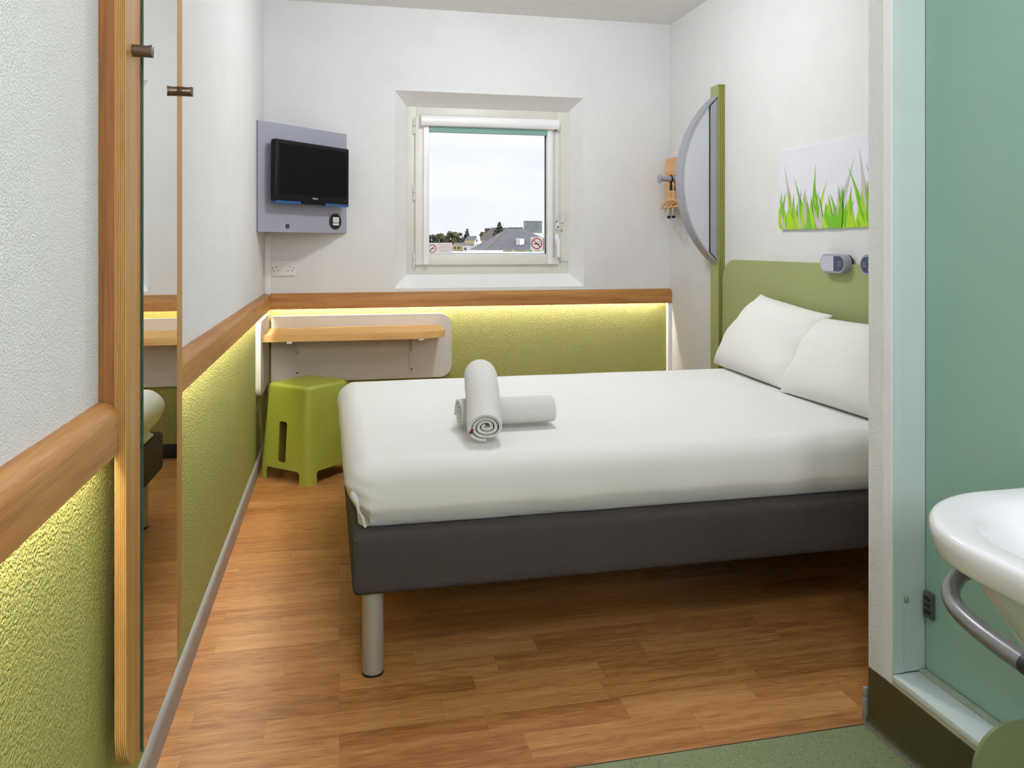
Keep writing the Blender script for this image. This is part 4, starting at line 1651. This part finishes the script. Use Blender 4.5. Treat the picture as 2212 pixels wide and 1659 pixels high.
dm = obj('dormer', b, M['render_white'], ho, smooth=0)
b = new()
box(b, -0.05, 0.36, -0.34, -0.3, -0.48, 0.46)
b.transform(frame_mat(c0, ex, ey, (0, 0, 1)))
obj('dormer_pane', b, M['sign_white'], dm, smooth=0)


def building(name, label, u0, u1, vt, D, depth, mats, roof_v=None, extra=None, group=None):
    p0, p1 = out(u0, vt, D), out(u1, vt, D)
    back = Vector((st, ct, 0)) * depth
    t = thing(name, label, 'building', (p0.x, p0.y, -7.0), group)
    b = new()
    q = [p0, p1, p1 + back, p0 + back]
    v0 = [b.verts.new((p.x, p.y, -7.0)) for p in q]
    v1 = [b.verts.new(p) for p in q]
    for i in range(4):
        b.faces.new((v0[i], v0[(i + 1) % 4], v1[(i + 1) % 4], v1[i]))
    b.faces.new(v1)
    obj('wall', b, mats[0], t, smooth=0)
    if roof_v is not None:
        (ua, ub, vr) = roof_v
        h = (vt - vr) / F_ * D
        ra, rb_ = out(ua, vr, D) + back * 0.5, out(ub, vr, D) + back * 0.5
        b = new()
        quad(b, [p0, p1, rb_, ra]); quad(b, [p1, p1 + back, rb_]); quad(b, [p1 + back, p0 + back, ra, rb_]); quad(b, [p0 + back, p0, ra]); quad(b, [p0, p0 + back, p1 + back, p1])
        bmesh.ops.remove_doubles(b, verts=b.verts[:], dist=0.01)
        obj('roof', b, mats[1], t, smooth=0)
    for (wu0, wu1, wv0, wv1) in (extra or []):
        b = new()
        a, c = out(wu0, wv0, D - 0.08), out(wu1, wv1, D - 0.08)
        pts_ = [Vector((a.x, a.y, a.z)), Vector((c.x, c.y, a.z)), Vector((c.x, c.y, c.z)), Vector((a.x, a.y, c.z))]
        bk = Vector((st, ct, 0)) * 0.1
        rings(b, [pts_, [p + bk for p in pts_]])
        obj('window', b, M['win_dark'], t, smooth=0)
    return t


building('brown_roof_house', 'long house with a dark brown roof behind the slate roof', 1030, 1100, 520, 150, 14, [M['render_cream'], M['brown_roof']], (1060, 1096, 490))
building('brick_tower', 'square red brick block rising behind the brown roof', 1047, 1075, 493, 190, 8, [M['brick']], None, [(1051, 1055, 496, 499), (1058, 1062, 496, 499)])
t = building('gabled_house', 'small white gabled house beside the brown roof', 1024, 1037, 526, 130, 9, [M['render_white'], M['render_white']], (1029.5, 1030.5, 508), [(1028.5, 1031.5, 517, 523)])
building('grey_roof_house', 'low house with a grey roof left of the white gable', 1003, 1029, 520, 138, 10, [M['render_cream'], M['slate']], (1006, 1026, 509))
building('white_house', 'low white house at the end of the row below the trees', 1000, 1018, 531, 108, 8, [M['render_white'], M['slate']], (1001, 1016, 526), [(1003, 1007, 535, 539)])
building('cream_house', 'low cream yellow house in front of the trees', 977, 1003, 529, 112, 8, [M['render_cream'], M['slate']], (978, 1000, 524), [(981, 985, 533, 537), (989, 993, 533, 537)])
building('flat_roof_block', 'pale flat roofed block in front of the slate roofed house', 915, 1260, 546.5, 60, 14, [M['lead']])


def tree(label, u, v_top, v_base, w_px, D, mat, shape, seed):
    rnd = random.Random(seed)
    base = out(u, v_base, D)
    top = out(u, v_top, D)
    wd = w_px / F_ * D
    h = top.z - base.z
    t = thing('tree', label, 'tree', (base.x, base.y, -7.0), 'trees beyond the roofs')
    b = new()
    n = 60 if shape == 'round' else 110
    for k in range(n):
        s = rnd.random()
        if shape == 'round':
            a, rr = rnd.uniform(0, 6.28), wd * 0.5 * math.sqrt(rnd.random()) * math.sin(math.pi * (0.16 + 0.74 * s))
            r = wd * rnd.uniform(0.08, 0.16)
        else:
            a, rr = rnd.uniform(0, 6.28), wd * 0.5 * (1 - s * 0.92) * math.sqrt(rnd.random())
            r = wd * rnd.uniform(0.08, 0.16) * (1.15 - s * 0.75)
        c = base + Vector((math.cos(a) * rr, math.sin(a) * rr, h * (0.05 + 0.88 * s)))
        m_ = Matrix.Translation(c) @ Matrix.Diagonal((1, 1, 0.75, 1))
        g = bmesh.ops.create_icosphere(b, subdivisions=2, radius=r, matrix=m_)
        for v in g['verts']:
            v.co += (v.co - c) * (0.55 * noise.noise(v.co * (2.2 / r)))
    obj('crown', b, mat, t, smooth=0)
    b = new()
    tube(b, [(base.x, base.y, -7.0), (base.x, base.y, base.z + h * 0.3)], wd * 0.05, 8)
    obj('trunk', b, M['bark'], t)


tree('round dark green tree at the edge of the pane above the strip sticker', 934, 507, 530, 30, 170, M['leaf_a'], 'round', 1)
tree('round olive tree, second along the tree row', 952, 504, 530, 30, 175, M['leaf_b'], 'round', 2)
tree('tall rounded olive tree in the middle of the row', 976, 499, 530, 34, 165, M['leaf_b'], 'round', 3)
tree('dark rounded tree closing the row beside the conifer', 990, 502, 530, 24, 180, M['leaf_a'], 'round', 4)
tree('slim blue green conifer beside the grey roof', 1009, 492, 530, 26, 160, M['leaf_c'], 'cone', 5)
tree('dark conifer rising behind the brown roof', 1079, 478, 512, 30, 130, M['leaf_a'], 'cone', 6)
tree('small light green tree beside the brick tower', 1043, 501, 515, 14, 185, M['leaf_b'], 'round', 7)
b = new()
rnd = random.Random(5)
for k in range(60):
    c = out(rnd.uniform(1088, 1178), rnd.uniform(541.5, 544.5), 72) + Vector((0, rnd.uniform(-0.5, 0.5), 0))
    c.z -= 0.05
    bmesh.ops.create_icosphere(b, subdivisions=1, radius=rnd.uniform(0.10, 0.20), matrix=Matrix.Translation(c))
for u in (1095, 1120, 1150, 1170):
    c = out(u, 544, 72)
    tube(b, [(c.x, c.y, -7.0), (c.x, c.y, c.z)], 0.06, 6)
o = obj('hedge', b, M['leaf_d'], smooth=0)
tag(o, 'light green bushes along the foot of the slate roof', 'hedge', kind='stuff')
